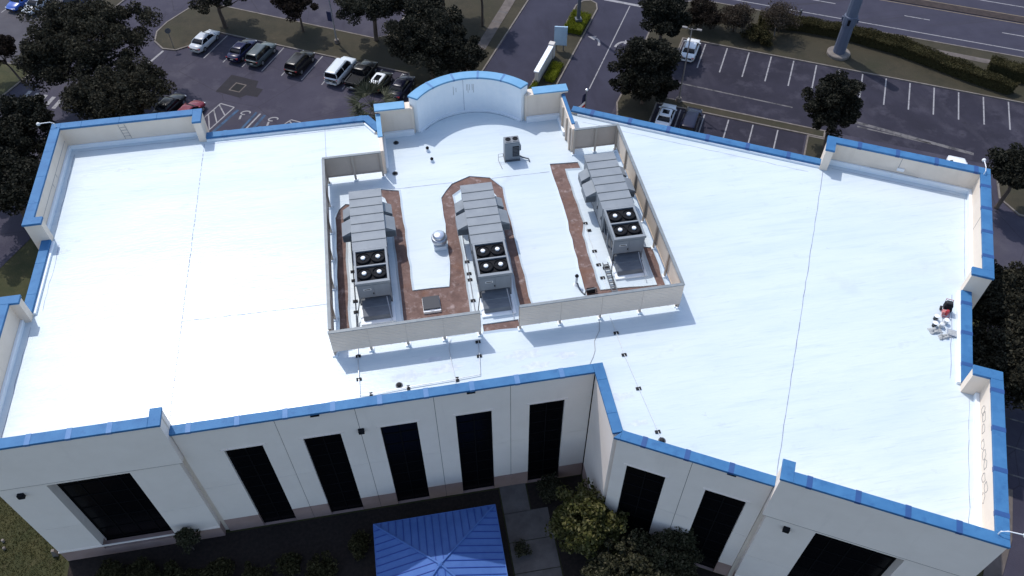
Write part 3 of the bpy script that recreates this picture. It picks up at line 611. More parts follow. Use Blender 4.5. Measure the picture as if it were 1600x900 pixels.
strip(wob([(12.02,50.65),(14.4,50.55),(14.4,49.75),(13.1,49.8),(13.15,45.6),(13.25,43.4),(12.85,42.3),(12.8,36.6),(17.0,36.35),(17.05,40.2),(17.75,40.0),(17.55,34.6),(11.75,34.6),(11.75,37),(12.05,44.7)]))
strip(wob([(4.0,34.95),(6.55,34.95),(6.5,34.2),(3.95,34.3)], .03))
# ---- fittings fixed to the parapets
def flood(M, x, y, z, dx, dy):
    p = [(x, y, z-.5), (x, y, z+.35), (x+dx*.3, y+dy*.3, z+.5), (x+dx*1.1, y+dy*1.1, z+.45)]
    b = B(M).tube(p, .035, 6); o = put('floodlight', b, m_white, bld)
    e = p[-1]; put('lamp_head', B(M).lathe([(.02,.09),(.10,.07),(.15,0),(.16,-.08),(.13,-.14),(.03,-.15)], (e[0]+dx*.15, e[1]+dy*.15, e[2]), 12), m_whited, o, True)
flood(MI, -28.0, 60.0, TT, -1, .05); flood(MR, 21.3, 31.2, TT, -.1, 1); flood(MR, 21.5, .05, TT, 1, .12)
put('conduit', B(MR).tube([(13.2,31.18,RF+.62),(15.0,31.18,RF+.66),(17.0,31.18,RF+.60)], .025, 6), m_stain, bld)
put('junction_box', B(MR).box(15.25,15.8,31.28,31.398,RF+.75,RF+1.0), m_white, bld); put('wall_drip_stain', B(MR).box(15.3,15.34,31.392,31.399,RF+1.0,TT-.25), m_stain, bld)
for u in (12.55, 15.05): put('strap', B(MR).box(u-.03,u+.03,31.17,31.198,RF,RF+.42), m_white, bld)
put('wall_crack', B(MR).box(21.138,21.149,26.5,26.54,RF+.5,TT-.25), m_stain, bld)
b = B()
for x in (-23.0, -22.5): b.tube([(x,59.78,RF+.4),(x-.15,59.78,TT-.3)], .018, 5)
for z in (RF+.7, RF+1.0, RF+1.3, RF+1.6): b.tube([(-23.05,59.775,z),(-22.55,59.775,z)], .015, 5)
put('wall_ladder', b, m_stain, bld)
put('wall_groove', B().box(-27.748,-27.742,49.5,59.6,RF+.95,RF+1.0), m_stain, bld)
for y in (54.2, 55.4): put('wall_groove', B().box(-27.748,-27.74,y,y+.05,RF+.6,RF+.93), m_stain, bld)
# scrape marks, shaped as thin tube loops, on the inner face of the right-hand parapet
rs = random.Random(3); m_grey2 = mat('scrape_grey', (0.22, 0.21, 0.20), .8)
for i in range(9):
    v0 = 9.4-i*.8+rs.uniform(-.2, .2); z0 = RF+.55+rs.uniform(0, .5); pts = []
    for k in range(9):
        t = k/8*6.3; pts.append((21.445, v0+.35*math.cos(t+rs.uniform(-.4, .4))+rs.uniform(-.06, .06), z0+.24*math.sin(t)+rs.uniform(-.06, .06)))
    put('scrape_loop', B(MR).tube(pts, .016, 5), m_grey2, bld)
# ================================================================== ROOFTOP SCREENS
def screen(label, M, L, face, loc, rz, bay=2.9, z0=.52, z1=2.6, group='tan screens round the rooftop plant', mt=None):
    """a run of panels on posts; local x along the run, outer face at local y = 0, inner side +y"""
    T = thing('rooftop_screen', loc, label, 'screen', group, rz)
    n = max(1, round(L/bay)); st = L/n
    for i in range(n):
        b = B()
        if face == 'ribbed':
            # shallow slanting ribs rolled into the sheet
            b.box(i*st+.006, (i+1)*st-.006, .03, .075, z0, z1-.06)
            k = -2.2
            while k < st+.1:
                x0, x1 = i*st+.01, (i+1)*st-.01; sl = (z1-.06-z0); dx = 3.6
                # rib line from (k, top) down to (k+dx, bottom), clipped to the panel
                pa, pb = k, k+dx; t0 = max(0, -pa/dx); t1 = min(1, (st-.02-pa)/dx)
                if t1 > t0+.03:
                    xa, xb = x0+pa+dx*t0, x0+pa+dx*t1; za, zb = z1-.08-(sl-.04)*t0, z1-.08-(sl-.04)*t1
                    b.add([(xa,.03,za),(xb,.03,zb),(xb,.03,zb-.075),(xa,.03,za-.075),(xa,.010,za-.03),(xb,.010,zb-.03)], [(0,1,5,4),(4,5,2,3)])
                k += .62
            put('panel', b, m_tanr, T, local=True)
        else:
            b.box(i*st+.006, (i+1)*st-.006, .03, .075, z0, z1-.06); put('panel', b, mt or m_tan, T, local=True)
    for i in range(n+1):
        x = min(max(i*st, .06), L-.06); b = B(); b.box(x-.055, x+.055, .077, .20, .09, z1-.06); b.box(x-.09, x+.09, .20, .215, .10, z1-.06)
        p = put('post', b, m_post, T, local=True); put('post_pad', B().box(x-.17, x+.17, .0, .34, .0, .10), m_flash, p, local=True)
    put('top_cap', B().box(-.02, L+.02, .0, .22, z1-.06, z1), m_cap, T, local=True)
    put('bottom_rail', B().box(.07, L-.07, .078, .13, z0, z0+.09), m_post, T, local=True)
    return T
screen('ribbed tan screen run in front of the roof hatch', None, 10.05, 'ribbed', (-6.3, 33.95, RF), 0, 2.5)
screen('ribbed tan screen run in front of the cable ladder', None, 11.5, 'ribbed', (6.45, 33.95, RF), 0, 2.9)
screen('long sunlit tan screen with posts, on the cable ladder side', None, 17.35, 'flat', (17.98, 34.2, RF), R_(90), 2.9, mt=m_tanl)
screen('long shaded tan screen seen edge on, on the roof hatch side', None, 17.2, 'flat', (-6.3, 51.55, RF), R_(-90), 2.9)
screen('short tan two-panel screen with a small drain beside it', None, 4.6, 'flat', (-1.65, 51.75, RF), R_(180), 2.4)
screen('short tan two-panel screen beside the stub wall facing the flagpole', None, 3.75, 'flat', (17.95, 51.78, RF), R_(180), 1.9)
# ================================================================== ROOFTOP UNITS
def ahu(loc, label):
    T = thing('rooftop_unit', loc, label, 'air handler', 'long grey rooftop air handlers inside the screens')
    P = lambda n, b, mt, par=None, **k: put(n, b, mt, par or T, local=True, **k)
    P('curb', B().box(-1.0, 1.0, 1.0, 9.2, 0, .42), m_unitd)
    P('base_rail', B().box(-1.15, 1.15, .02, 9.3, .42, .56), m_unitd)
    P('cabinet', B().box(-1.13, 1.13, 3.25, 9.3, .56, 2.70), m_unit)
    ys = np.linspace(3.15, 9.38, 8)
    for i in range(7):
        b = B(); b.box(-1.22, 1.22, ys[i]+.012, ys[i+1]-.012, 2.70, 2.79); o = P('roof_panel', b, m_unit)
        if i: put('standing_seam', B().box(-1.2, 1.2, ys[i]-.035, ys[i]+.010, 2.70, 2.835), m_louv, o, local=True)
    for sx in (-1, 1):
        yy = np.linspace(3.35, 9.25, 6)
        for i in range(5):
            x0, x1 = sorted((sx*1.132, sx*1.165)); o = P('access_door', B().box(x0, x1, yy[i]+.03, yy[i+1]-.03, .66, 2.6), m_unit)
            x0, x1 = sorted((sx*1.166, sx*1.21)); put('handle', B().box(x0, x1, yy[i]+.12, yy[i]+.17, 1.4, 1.7), m_black, o, local=True)
        for y0, y1, zt in ((5.35, 6.75, 2.55), (7.35, 8.35, 2.35)):
            out = 0.78 if y0 < 7 else .66
            a, c = sx*1.17, sx*(1.17+out)
            pts = [(a, zt), (c, zt-.42), (c, zt-1.05), (a, zt-1.05)]
            lo = [(p[0], y0, p[1]) for p in pts]; hi = [(p[0], y1, p[1]) for p in pts]
            b = B(); b.add(lo+hi, [(0,1,2,3),(7,6,5,4),(0,4,5,1),(1,5,6,2),(2,6,7,3),(3,7,4,0)] if sx > 0 else [(3,2,1,0),(4,5,6,7),(1,5,4,0),(2,6,5,1),(3,7,6,2),(0,4,7,3)])
            o = P('intake_hood', b, m_unit)
            for k in range(4):
                z = zt-.50-.13*k; x0, x1 = sorted((a+sx*.06, c-sx*.05)); put('louver', B().box(x0, x1, y0-.03, y0-.002, z-.05, z), m_louv, o, local=True)
            x0, x1 = sorted((a+sx*.03, c-sx*.03)); put('screen_mesh', B().box(x0, x1, y0-.004, y0-.001, zt-1.02, zt-.46), m_unitd, o, local=True)
    # condenser end with four fans
    P('condenser_head', B().box(-1.15, 1.15, .02, 3.14, 2.30, 2.62), m_unit)
    b = B()
    for x0, x1, y0, y1 in ((-1.17, -1.03, 0, 3.14), (1.03, 1.17, 0, 3.14), (-1.03, 1.03, 0, .16), (-1.03, 1.03, 1.50, 1.62), (-1.03, 1.03, 3.0, 3.14)): b.box(x0, x1, y0, y1, 2.62, 2.80)
    P('fan_deck_rim', b, m_unit)
    P('fan_deck', B().box(-1.03, 1.03, .16, 3.0, 2.621, 2.66), m_black)
    for y in (.84, 2.30):
        for x in (-.52, .52):
            f = P('fan', B().lathe([(.50,2.66),(.50,2.82),(.46,2.84),(.44,2.76),(.12,2.74)], (x, y, 0), 20), m_black)
            put('hub', B().lathe([(.15,2.74),(.165,2.86),(.13,2.90),(.02,2.91)], (x, y, 0), 14), m_white, f, local=True)
            bb = B()
            for k in range(5):
                t = k*2*math.pi/5; c, s_ = math.cos(t), math.sin(t); c2, s2 = math.cos(t+.7), math.sin(t+.7)
                bb.add([(x+.16*c,y+.16*s_,2.775),(x+.42*c,y+.42*s_,2.775),(x+.42*c2,y+.42*s2,2.765),(x+.16*c2,y+.16*s2,2.765)], [(0,1,2,3)])
            put('blades', bb, m_black, f, local=True)
    P('front_cornice', B().box(-1.2, 1.2, -.06, .0, 2.58, 2.80), m_unit)
    fr = P('front_panel', B().box(-1.13, 1.13, .0, .30, 1.22, 2.56), m_unit)
    for x0, x1 in ((-1.07, -.02), (.02, 1.07)): put('door', B().box(x0, x1, -.025, -.001, 1.30, 2.5), m_unit, fr, local=True)
    put('latch', B().box(-.10, -.03, -.055, -.026, 1.55, 1.70), m_black, fr, local=True); put('rating_plate', B().box(-.72, -.18, -.032, -.026, 1.98, 2.16), m_whited, fr, local=True); put('decal', B().box(-.66, -.24, -.036, -.0325, 2.03, 2.11), m_black, fr, local=True)
    # leaning coil banks with braces on both flanks
    for sx in (-1, 1):
        b = B(); x0, x1 = sx*.62, sx*1.10
        lo = [(x0-.06, .32, .62), (x0+.06, .32, .62), (x0+.06, 3.12, .62), (x0-.06, 3.12, .62)]; hi = [(x1-.06, .32, 2.28), (x1+.04, .32, 2.28), (x1+.04, 3.12, 2.28), (x1-.06, 3.12, 2.28)]
        b.hexa(lo, hi); P('coil', b, m_coil)
        for k in range(3):
            P('brace', B().tube([(sx*1.12, .35+.93*k, .58), (sx*1.12, .35+.93*(k+1), 2.28)], .03, 5), m_unit)
        for y in (.08, 1.6, 3.1): P('leg', B().box(min(sx*1.15, sx*1.06), max(sx*1.15, sx*1.06), y-.05, y+.05, .56, 2.30), m_unit)
    P('compressor', B().lathe([(.22,.57),(.28,.62),(.28,1.15),(.2,1.22),(.05,1.24)], (-.45, .75, 0), 12), m_black); P('compressor', B().lathe([(.22,.57),(.28,.62),(.28,1.15),(.2,1.22),(.05,1.24)], (.35, .85, 0), 12), m_black)
    # duct dropping through the roof ahead of the unit
    b = B(); b.hexa([(-1.0,-1.25,.16),(1.0,-1.25,.16),(1.0,.6,.16),(-1.0,.6,.16)], [(-1.0,-1.15,.52),(1.0,-1.15,.52),(1.0,.5,.98),(-1.0,.5,.98)]); P('duct', b, m_duct, bevel=.05)
    P('duct_flange', B().box(-1.06, 1.06, .30, .42, .75, 1.02), m_unit); P('duct_seam', B().box(-1.02, 1.02, -.5, -.46, .60, .735), m_unit)
    P('duct_curb', B().box(-1.2, 1.2, -1.5, .8, .0, .16), m_flash)
    P('gas_pipe', B().tube([(.78,-.12,1.25),(.82,-.4,.9),(.95,-1.6,.25),(.97,-2.1,.10)], .03, 6), m_galv)
    P('conduit', B().tube([(-1.08,-.1,1.3),(-1.25,-.5,.8),(-1.42,-1.0,.3),(-1.45,-2.2,.08)], .035, 6), m_rubber)
    return T
ahu((-3.13, 37.78, RF), 'grey rooftop air handler beside the shaded edge-on screen')
ahu((5.27, 37.0, RF), 'grey rooftop air handler ending at the gap between the ribbed screens')
ahu((15.38, 38.8, RF), 'grey rooftop air handler beside the sunlit screen and the cable ladder')
# condensate and power lines along each unit
def piperun(label, pts, blocks, r=.028, mt=m_galv, cat='pipe', name='roof_pipe', z=.12):
    T = thing(name, (pts[0][0], pts[0][1], RF), label, cat, 'thin pipe runs across the white roof')
    put('pipe', B().tube([(p[0], p[1], RF+(p[2] if len(p) > 2 else z)) for p in pts], r, 6), mt, T)
    for x, y, a in blocks:
        M = Matrix.Translation((x, y, RF)) @ Matrix.Rotation(a, 4, 'Z'); b = B(M); b.box(-.10, .10, -.17, .17, .005, .085); s_ = put('support_block', b, m_rubber, T)
        put('strap', B(M).box(-.03, .03, -.05, .05, .086, z+r+.012), m_rubber, s_)
piperun('square pipe loop between the shorter ribbed screen and the front coping', [(-4.68,36.0),(-4.72,33.8),(-4.76,31.8),(-4.78,30.5),(-3.9,30.45),(-1.5,30.6),(1.4,30.66),(3.2,30.75),(3.37,32.3),(3.5,33.6)], [(-4.71,33.72,R_(90)),(-4.76,31.82,R_(90)),(-4.05,30.46,0),(-1.6,30.58,0),(1.66,30.68,0),(3.37,32.3,R_(90)),(3.45,33.5,R_(90))])
piperun('short pipe crossing from the shorter ribbed screen into the pipe loop', [(1.62,34.1),(1.42,33.2),(1.45,31.8),(1.52,30.75),(1.5,30.4)], [], .022)
piperun('long straight pipe with black supports ending at a roof drain', [(12.9,34.2),(12.98,32.6),(13.04,30.7),(13.28,27.9),(13.62,24.1)], [(12.99,32.6,R_(90)),(13.05,30.7,R_(90)),(13.27,27.9,R_(90)),(13.58,24.55,R_(90))], .022, m_whited)
piperun('crooked dark cable running from the ribbed screen to the coping corner', [(12.15,34.1,.05),(11.9,33.0,.03),(11.35,32.2,.03),(11.2,31.4,.03),(10.95,30.9,.03),(10.55,30.3,.03)], [], .016, m_stain)
piperun('pipe with supports between the shaded screen and its air handler', [(-4.72,46.5),(-4.68,42.5),(-4.66,38.6),(-4.68,34.6)], [(-4.7,41.5,R_(90)),(-4.68,40.6,R_(90)),(-4.66,38.6,R_(90)),(-4.66,37.6,R_(90)),(-4.68,36.1,R_(90)),(-4.68,35.3,R_(90))], .024, m_rubber)
piperun('pipe with supports along the air handler at the screen gap', [(3.75,44.0),(3.72,40.2),(3.66,37.5),(3.62,35.1)], [(3.74,41.0,R_(90)),(3.72,39.8,R_(90)),(3.7,39.2,R_(90)),(3.64,37.2,R_(90)),(3.62,35.8,R_(90))], .024, m_stain)
piperun('pale pipe with supports leading to the cable ladder', [(13.35,43.6),(13.25,41.8),(13.35,39.5),(13.3,36.5)], [(13.35,43.4,R_(90)),(13.45,42.6,R_(90)),(13.35,40.4,R_(90)),(13.32,39.0,R_(90)),(13.3,37.7,R_(90))], .02, m_whited)
# cable ladder beside the right unit
T = thing('cable_ladder', (13.8, 37.0, RF), 'grey cable ladder with rungs lying beside an air handler', 'cable ladder')
for x in (13.62, 14.0): put('rail', B().box(x-.03, x+.03, 35.5, 39.0, RF+.15, RF+.22), m_unitd, T)
for i in range(8): put('rung', B().box(13.65, 13.97, 35.7+.43*i, 35.82+.43*i, RF+.16, RF+.20), m_unitd, T)
for y in (35.8, 38.6): put('foot', B().box(13.55, 14.07, y-.08, y+.08, RF, RF+.15), m_rubber, T)
# split condenser
T = thing('condenser_unit', (9.05, 52.1, RF), 'tall grey condenser with two top grilles standing alone on the white roof', 'condenser', rz=R_(0))
put('cabinet', B().box(-.62, .62, -.42, .42, .12, 1.95), m_unit, T, local=True, bevel=.02)
for x in (-.3, .3):
    f = put('top_grille', B().box(x-.25, x+.25, -.34, .34, 1.952, 1.99), m_coil, T, local=True); put('fan_ring', B().lathe([(.22,1.99),(.22,2.02),(.18,2.02),(.17,1.995)], (x, 0, 0), 14), m_black, f, local=True)
fp = put('front_panel', B().box(-.58, .58, -.45, -.421, .3, 1.85), m_unit, T, local=True); put('louver_panel', B().box(.02, .54, -.475, -.451, .5, 1.55), m_black, fp, local=True)
for i in range(7): put('louver', B().box(.05, .51, -.49, -.476, .55+.14*i, .61+.14*i), m_coil, fp, local=True)
put('base', B().box(-.66, .66, -.5, .46, 0, .12), m_unitd, T, local=True); put('electric_box', B().box(.625, .78, -.15, .15, .8, 1.3), m_unit, T, local=True)
for z in (.12, .45): put('pipe', B().tube([(-.62,-.2,z+.3),(-1.15,-.25,z+.3),(-1.15,-.25,.06),(-1.0,-1.3,.06)], .02, 5), m_stain, T, local=True)
put('line_set', B().tube([(.62,-.2,.3),(.9,-.35,.2),(1.35,-.55,.15),(1.4,-.8,.05)], .06, 6), m_unitd, T, local=True)
# exhaust fan
T = thing('exhaust_fan', (1.95, 43.0, RF), 'spun aluminium mushroom exhaust fan on a curb beside the brown strip', 'exhaust fan')
put('curb', B().box(-.48, .48, -.48, .48, 0, .35), m_flash, T, local=True, bevel=.02)
put('wind_band', B().lathe([(.36,.36),(.38,.5),(.55,.55),(.60,.72),(.60,.98),(.50,1.02)], (0,0,0), 20), m_galv, T, True, local=True)
put('dome', B().lathe([(.50,1.00),(.47,1.22),(.36,1.30),(.05,1.36)], (0,0,0), 20), m_alum, T, True, local=True)
# roof hatch
T = thing('roof_hatch', (.67, 37.25, RF), 'dark square roof hatch with white curb on the brown strip', 'roof hatch')
put('curb', B().box(-.62, .62, -.66, .62, .01, .22), m_flash, T, local=True); put('lid', B().box(-.60, .60, -.52, .65, .22, .34), mat('hatch_lid', (0.030, 0.033, 0.042), 0.6), T, local=True, bevel=.03); put('handle', B().tube([(-.12,-.52,.28),(-.12,-.58,.3),(.12,-.58,.3),(.12,-.52,.28)], .015, 5), m_galv, T, local=True)
# drains, small vents
def drain(x, y, label):
    T = thing('roof_drain', (x, y, RF), label, 'drain', 'dark roof drains'); put('ring', B().lathe([(.24,.006),(.24,.04),(.18,.05),(.17,.03)], (0,0,0), 14), m_unitd, T, local=True)
    put('strainer', B().lathe([(.16,.03),(.15,.12),(.1,.17),(.02,.18)], (0,0,0), 12), m_rubber, T, True, local=True)
drain(-2.18, 30.9, 'dark roof drain inside the pipe loop by the front coping'); drain(-.35, 55.7, 'dark roof drain at the foot of the stub wall facing the palm'); drain(13.66, 23.9, 'dark roof drain at the end of the long pipe'); drain(-.75, 51.8, 'small dark drain at the end of the two-panel screen')
def gooseneck(x, y, label, h=.7):
    T = thing('vent_pipe', (x, y, RF), label, 'vent pipe', 'small roof vents'); put('boot', B().lathe([(.22,.0),(.16,.08),(.1,.2)], (0,0,0), 12), m_flash, T, local=True)
    put('stack', B().tube([(0,0,.1),(0,0,h)], .09, 10), m_galv, T, local=True); put('cap', B().lathe([(.13,h-.08),(.15,h-.02),(.1,h+.08),(.02,h+.12)], (0,0,0), 12), m_black, T, local=True)
gooseneck(11.25, 37.4, 'grey vent pipe with black cap next to the small arched box', 1.0); gooseneck(2.2, 54.2, 'small vent pipe on white roof before the curved wall', .35); gooseneck(2.42, 52.8, 'tiny vent stub between the other vent stub and the brown loop', .3)
T = thing('pump_box', (12.1, 36.35, RF), 'small dark arched box with hose behind the longer ribbed screen', 'pump'); put('frame', B().tube([(-.45,0,0),(-.4,0,.5),(.35,.05,.55),(.45,.05,.1)], .06, 6), m_unitd, T, local=True); put('body', B().box(-.3, .32, -.05, .3, .12, .42), m_black, T, local=True, bevel=.04)
put('hose', B().tube([(-.45,0,.05),(-.6,.25,.05),(-.72,.6,.06),(-.8,.95,.3)], .05, 6), m_unitd, T, local=True)
# ================================================================== COATING CREW'S KIT on the right wing
def pail(x, y, label, lid=True, bm=None):
    T = thing('pail', (x, y, RF), label, 'bucket', 'pails on the roof')
    put('body', B().lathe([(.13,0),(.145,.02),(.165,.36),(.15,.37)], (0,0,0), 14), bm or m_whited, T, True, local=True)
    if lid: put('lid', B().lathe([(.18,.365),(.18,.40),(.03,.405)], (0,0,0), 14), m_white, T, local=True)
    else: put('residue', B().lathe([(.15,.30),(.02,.31)], (0,0,0), 14), m_black, T, local=True)
    put('handle', B().tube([(-.17,0,.3),(-.14,-.16,.22),(0,-.2,.2),(.14,-.16,.22),(.17,0,.3)], .008, 4), m_galv, T, local=True)
pail(35.35, 29.9, 'black pail with white lid beside the red sprayer cart', True, m_trim); pail(34.95, 29.35, 'black pail with white lid next to the crumpled drop cloth', True, m_trim); pail(35.4, 29.2, 'open white pail with dark residue beside the grey tray', False); pail(35.85, 29.45, 'white pail between sprayer cart and tray')
T = thing('paint_sprayer', (36.35, 30.35, RF), 'red framed sprayer cart with black engine beside the blue coping', 'sprayer', rz=R_(-30))
b = B()
for x in (-.24, .24): b.tube([(x,-.55,.12),(x,.25,.14),(x,.42,.95)], .022, 6)
b.tube([(-.24,.42,.95),(.24,.42,.95)], .022, 6); b.tube([(-.24,-.55,.12),(.24,-.55,.12)], .022, 6); put('frame', b, m_redp, T, local=True)
put('engine', B().box(-.28, .28, -.1, .36, .35, .82), m_black, T, local=True, bevel=.06); put('fuel_tank', B().box(-.22, .22, -.02, .3, .822, .98), m_trim, T, local=True, bevel=.05)
put('pump', B().lathe([(.1,.15),(.12,.2),(.12,.6),(.06,.66)], (0,-.35,0), 12), m_redp, T, local=True); put('cover', B().box(-.3, -.12, -.5, -.2, .2, .5), m_pink, T, local=True, bevel=.03)
for x in (-.33, .33): put('wheel', B(Matrix.Translation((x, .2, .16)) @ Matrix.Rotation(R_(90), 4, 'Z')).lathe([(.05,-.05),(.16,-.05),(.16,.05),(.05,.05)], (0,0,0), 14, 'Y'), m_tyre, T, local=True)
T = thing('paint_tray', (35.85, 28.5, RF), 'grey metal tray on the white roof beside the pails', 'tray', rz=R_(-30))
put('pan', B().hexa([(-.3,-.22,0.004),(.3,-.22,0.004),(.3,.22,0.004),(-.3,.22,0.004)], [(-.36,-.28,.14),(.36,-.28,.14),(.36,.28,.14),(-.36,.28,.14)]), m_galv, T, local=True); put('liner', B().box(-.3,.3,-.22,.22,.141,.15), m_grey, T, local=True)
def cloth(x, y, sx, sy, label, seed, mt):
    rn = random.Random(seed); n = 9; b = B(); vs = []
    for i in range(n):
        for j in range(n):
            e = 0 if (i in (0, n-1) or j in (0, n-1)) else 1
            vs.append((x+(i/(n-1)-.5)*sx+rn.uniform(-.04,.04), y+(j/(n-1)-.5)*sy+rn.uniform(-.04,.04), RF+.012+e*rn.uniform(.02,.22)))
    b.add(vs, [(i*n+j, (i+1)*n+j, (i+1)*n+j+1, i*n+j+1) for i in range(n-1) for j in range(n-1)])
    o = put('drop_cloth', b, mt, None, True, label=label, cat='cloth'); return o
cloth(34.85, 28.95, .9, .55, 'crumpled grey drop cloth lying beside the white pails', 2, m_grey); cloth(35.25, 28.35, .95, .4, 'folded grey cloth lying below the paint tray', 4, m_grey)
tag(put('spray_hose', B().tube([(36.0,30.0,RF+.03),(35.7,29.6,RF+.03),(35.6,29.0,RF+.03),(35.5,28.5,RF+.03),(35.75,28.1,RF+.03),(36.05,28.3,RF+.03)], .018, 6), m_galv, None, True), 'thin grey spray hose looping past the paint tray', 'hose')
# ================================================================== CARS
def ring(x, w2, zb, zt): return [(x,-.84*w2,zb),(x,-w2,zb+.13),(x,-w2*1.0,zt-.24),(x,-.95*w2,zt-.07),(x,-.80*w2,zt),(x,.80*w2,zt),(x,.95*w2,zt-.07),(x,w2,zt-.24),(x,w2,zb+.13),(x,.84*w2,zb)]
def loft(rings):
    b = B(); n = len(rings[0]); vs = [p for r in rings for p in r]
    fs = [(i*n+j, (i+1)*n+j, (i+1)*n+(j+1)%n, i*n+(j+1)%n)[::-1] for i in range(len(rings)-1) for j in range(n)]
    fs += [tuple(range(n)), tuple(range((len(rings)-1)*n, len(rings)*n))[::-1]]
    return b.add(vs, fs)
SPEC = {
 'sedan': dict(L=4.75, W=1.82, H=1.46, belt=.94, body=[(-1,.68,.48,.84),(-.96,.86,.34,.98),(-.80,.95,.26,1.04),(-.45,1,.22,1.0),(.1,1,.22,.97),(.45,.99,.22,.95),(.72,.95,.25,.86),(.93,.84,.30,.74),(1,.66,.40,.62)], gh=[-.72,.50,-.42,.16]),
 'suv': dict(L=4.75, W=1.90, H=1.74, belt=1.08, body=[(-1,.74,.52,1.0),(-.965,.90,.40,1.12),(-.85,.97,.32,1.15),(-.4,1,.30,1.12),(.15,1,.30,1.10),(.48,.99,.30,1.08),(.75,.96,.32,1.00),(.95,.86,.38,.86),(1,.70,.46,.74)], gh=[-.955,.47,-.84,.20]),
 'wagon': dict(L=5.2, W=2.0, H=1.90, belt=1.16, body=[(-1,.80,.54,1.05),(-.97,.93,.42,1.2),(-.85,.98,.35,1.22),(-.4,1,.33,1.2),(.15,1,.33,1.18),(.48,.99,.33,1.15),(.78,.97,.35,1.08),(.96,.88,.40,.94),(1,.74,.48,.80)], gh=[-.965,.48,-.90,.24]),
 'hatch': dict(L=4.0, W=1.76, H=1.50, belt=.98, body=[(-1,.76,.48,.9),(-.96,.90,.36,1.04),(-.80,.97,.28,1.06),(-.3,1,.24,1.02),(.2,1,.24,1.0),(.55,.98,.25,.96),(.80,.93,.28,.88),(.95,.82,.33,.76),(1,.66,.42,.66)], gh=[-.93,.52,-.80,.24]),
 'pickup': dict(L=5.5, W=1.98, H=1.86, belt=1.14, body=[(-1,.84,.56,1.05),(-.98,.96,.44,1.14),(-.80,.99,.38,1.14),(-.3,1,.36,1.14),(.15,1,.35,1.14),(.45,.99,.35,1.12),(.78,.97,.36,1.08),(.96,.88,.42,.94),(1,.74,.50,.80)], gh=[-.30,.42,-.24,.16]),
}
def car(kind, pm, label, s=None, t=None, head=90, xy=None, rails=False, sunroof=False, roofmat=None):
    q = SPEC[kind]; L2 = q['L']/2; W2 = q['W']/2; H = q['H']; bz = q['belt']
    loc = S(s, t, .03) if xy is None else Vector((xy[0], xy[1], .03))
    T = thing('parked_car', loc, label, 'car', 'cars parked in the lots', SA+R_(head) if xy is None else R_(head))
    P = lambda n, b, mt, par=None, **k: put(n, b, mt, par or T, local=True, **k)
    body = P('body', loft([ring(x*L2, w_*W2, zb, zt) for x, w_, zb, zt in q['body']]), pm, smooth=True)
    g0, g1, r0, r1 = [v*L2 for v in q['gh']]; wl, wr = W2*.90, W2*.70
    def oct_(x0, x1, w_, z, c): return [(x0,-w_+c,z),(x0+c,-w_,z),(x1-c,-w_,z),(x1,-w_+c,z),(x1,w_-c,z),(x1-c,w_,z),(x0+c,w_,z),(x0,w_-c,z)]
    b = B(); rg = [oct_(g0, g1, wl, bz-.04, .10), oct_(g0*.55+r0*.45, g1*.55+r1*.45, (wl*.60+wr*.40), bz+(H-bz)*.5, .12), oct_(r0, r1, wr, H-.07, .14)]
    n = 8; vs = [p for r in rg for p in r]; fs = [(i*n+j, i*n+(j+1)%n, (i+1)*n+(j+1)%n, (i+1)*n+j) for i in range(2) for j in range(n)]+[tuple(range(16, 24))]
    b.add(vs, fs); P('windows', b, m_cglass, smooth=False)
    b = B(); rg = [oct_(r0-.10, r1+.10, wr+.035, H-.085, .14), oct_(r0-.02, r1+.02, wr-.03, H-.015, .16), oct_(r0+.2, r1-.2, wr-.22, H+.012, .2)]
    vs = [p for r in rg for p in r]; fs = [(i*n+j, i*n+(j+1)%n, (i+1)*n+(j+1)%n, (i+1)*n+j) for i in range(2) for j in range(n)]+[tuple(range(16, 24)), tuple(range(8))[::-1]]
    roof = P('roof', b.add(vs, fs), roofmat or pm, smooth=True)
    if sunroof: put('sunroof', B().box(r0+.25*(r1-r0), r1-.22*(r1-r0), -wr+.26, wr-.26, H+.012, H+.022), m_cglass, roof, local=True)
    for sy in (-1, 1):
        for xb, xt in ((g1-.04, r1-.02), ((g0+g1)/2-.02, (r0+r1)/2), (g0+.05, r0+.03)):
            P('pillar', B().tube([(xb, sy*(wl-.03), bz-.03), (xb*.55+xt*.45, sy*((wl*.6+wr*.4)-.0), bz+(H-bz)*.5), (xt, sy*(wr+.0), H-.08)], .040, 5), pm)
        P('mirror', B().box(g1-.30, g1-.14, min(sy*wl, sy*(W2+.14)), max(sy*wl, sy*(W2+.14)), bz-.02, bz+.12), pm, bevel=.03)
        x0 = L2*.90; P('headlight', B().box(x0, L2*.965, min(sy*W2*.48, sy*W2*.86), max(sy*W2*.48, sy*W2*.86), q['body'][-2][3]-.18, q['body'][-2][3]-.03), m_head, bevel=.03)
        P('tail_light', B().box(-L2*.992, -L2*.93, min(sy*W2*.52, sy*W2*.90), max(sy*W2*.52, sy*W2*.90), q['body'][1][3]-.26, q['body'][1][3]-.08), m_red, bevel=.02)
        if rails: put('roof_rail', B().tube([(r0+.1,sy*(wr-.08),H+.02),(r0+.2,sy*(wr-.08),H+.07),(r1-.3,sy*(wr-.08),H+.07),(r1-.2,sy*(wr-.08),H+.02)], .02, 5), m_trim, roof, local=True)
    P('front_bumper', B().box(L2*.95, L2*1.005, -W2*.66, W2*.66, .32, .52), m_trim, bevel=.03); P('rear_bumper', B().box(-L2*1.006, -L2*.95, -W2*.70, W2*.70, .34, .56), pm if kind != 'pickup' else m_rim, bevel=.03)
    P('number_plate', B().box(-L2*1.012, -L2*1.0065, -.2, .2, .60, .74), m_whited)
    P('sill', B().box(-L2*.58, L2*.58, -W2*.97, W2*.97, .20, .32), m_trim)
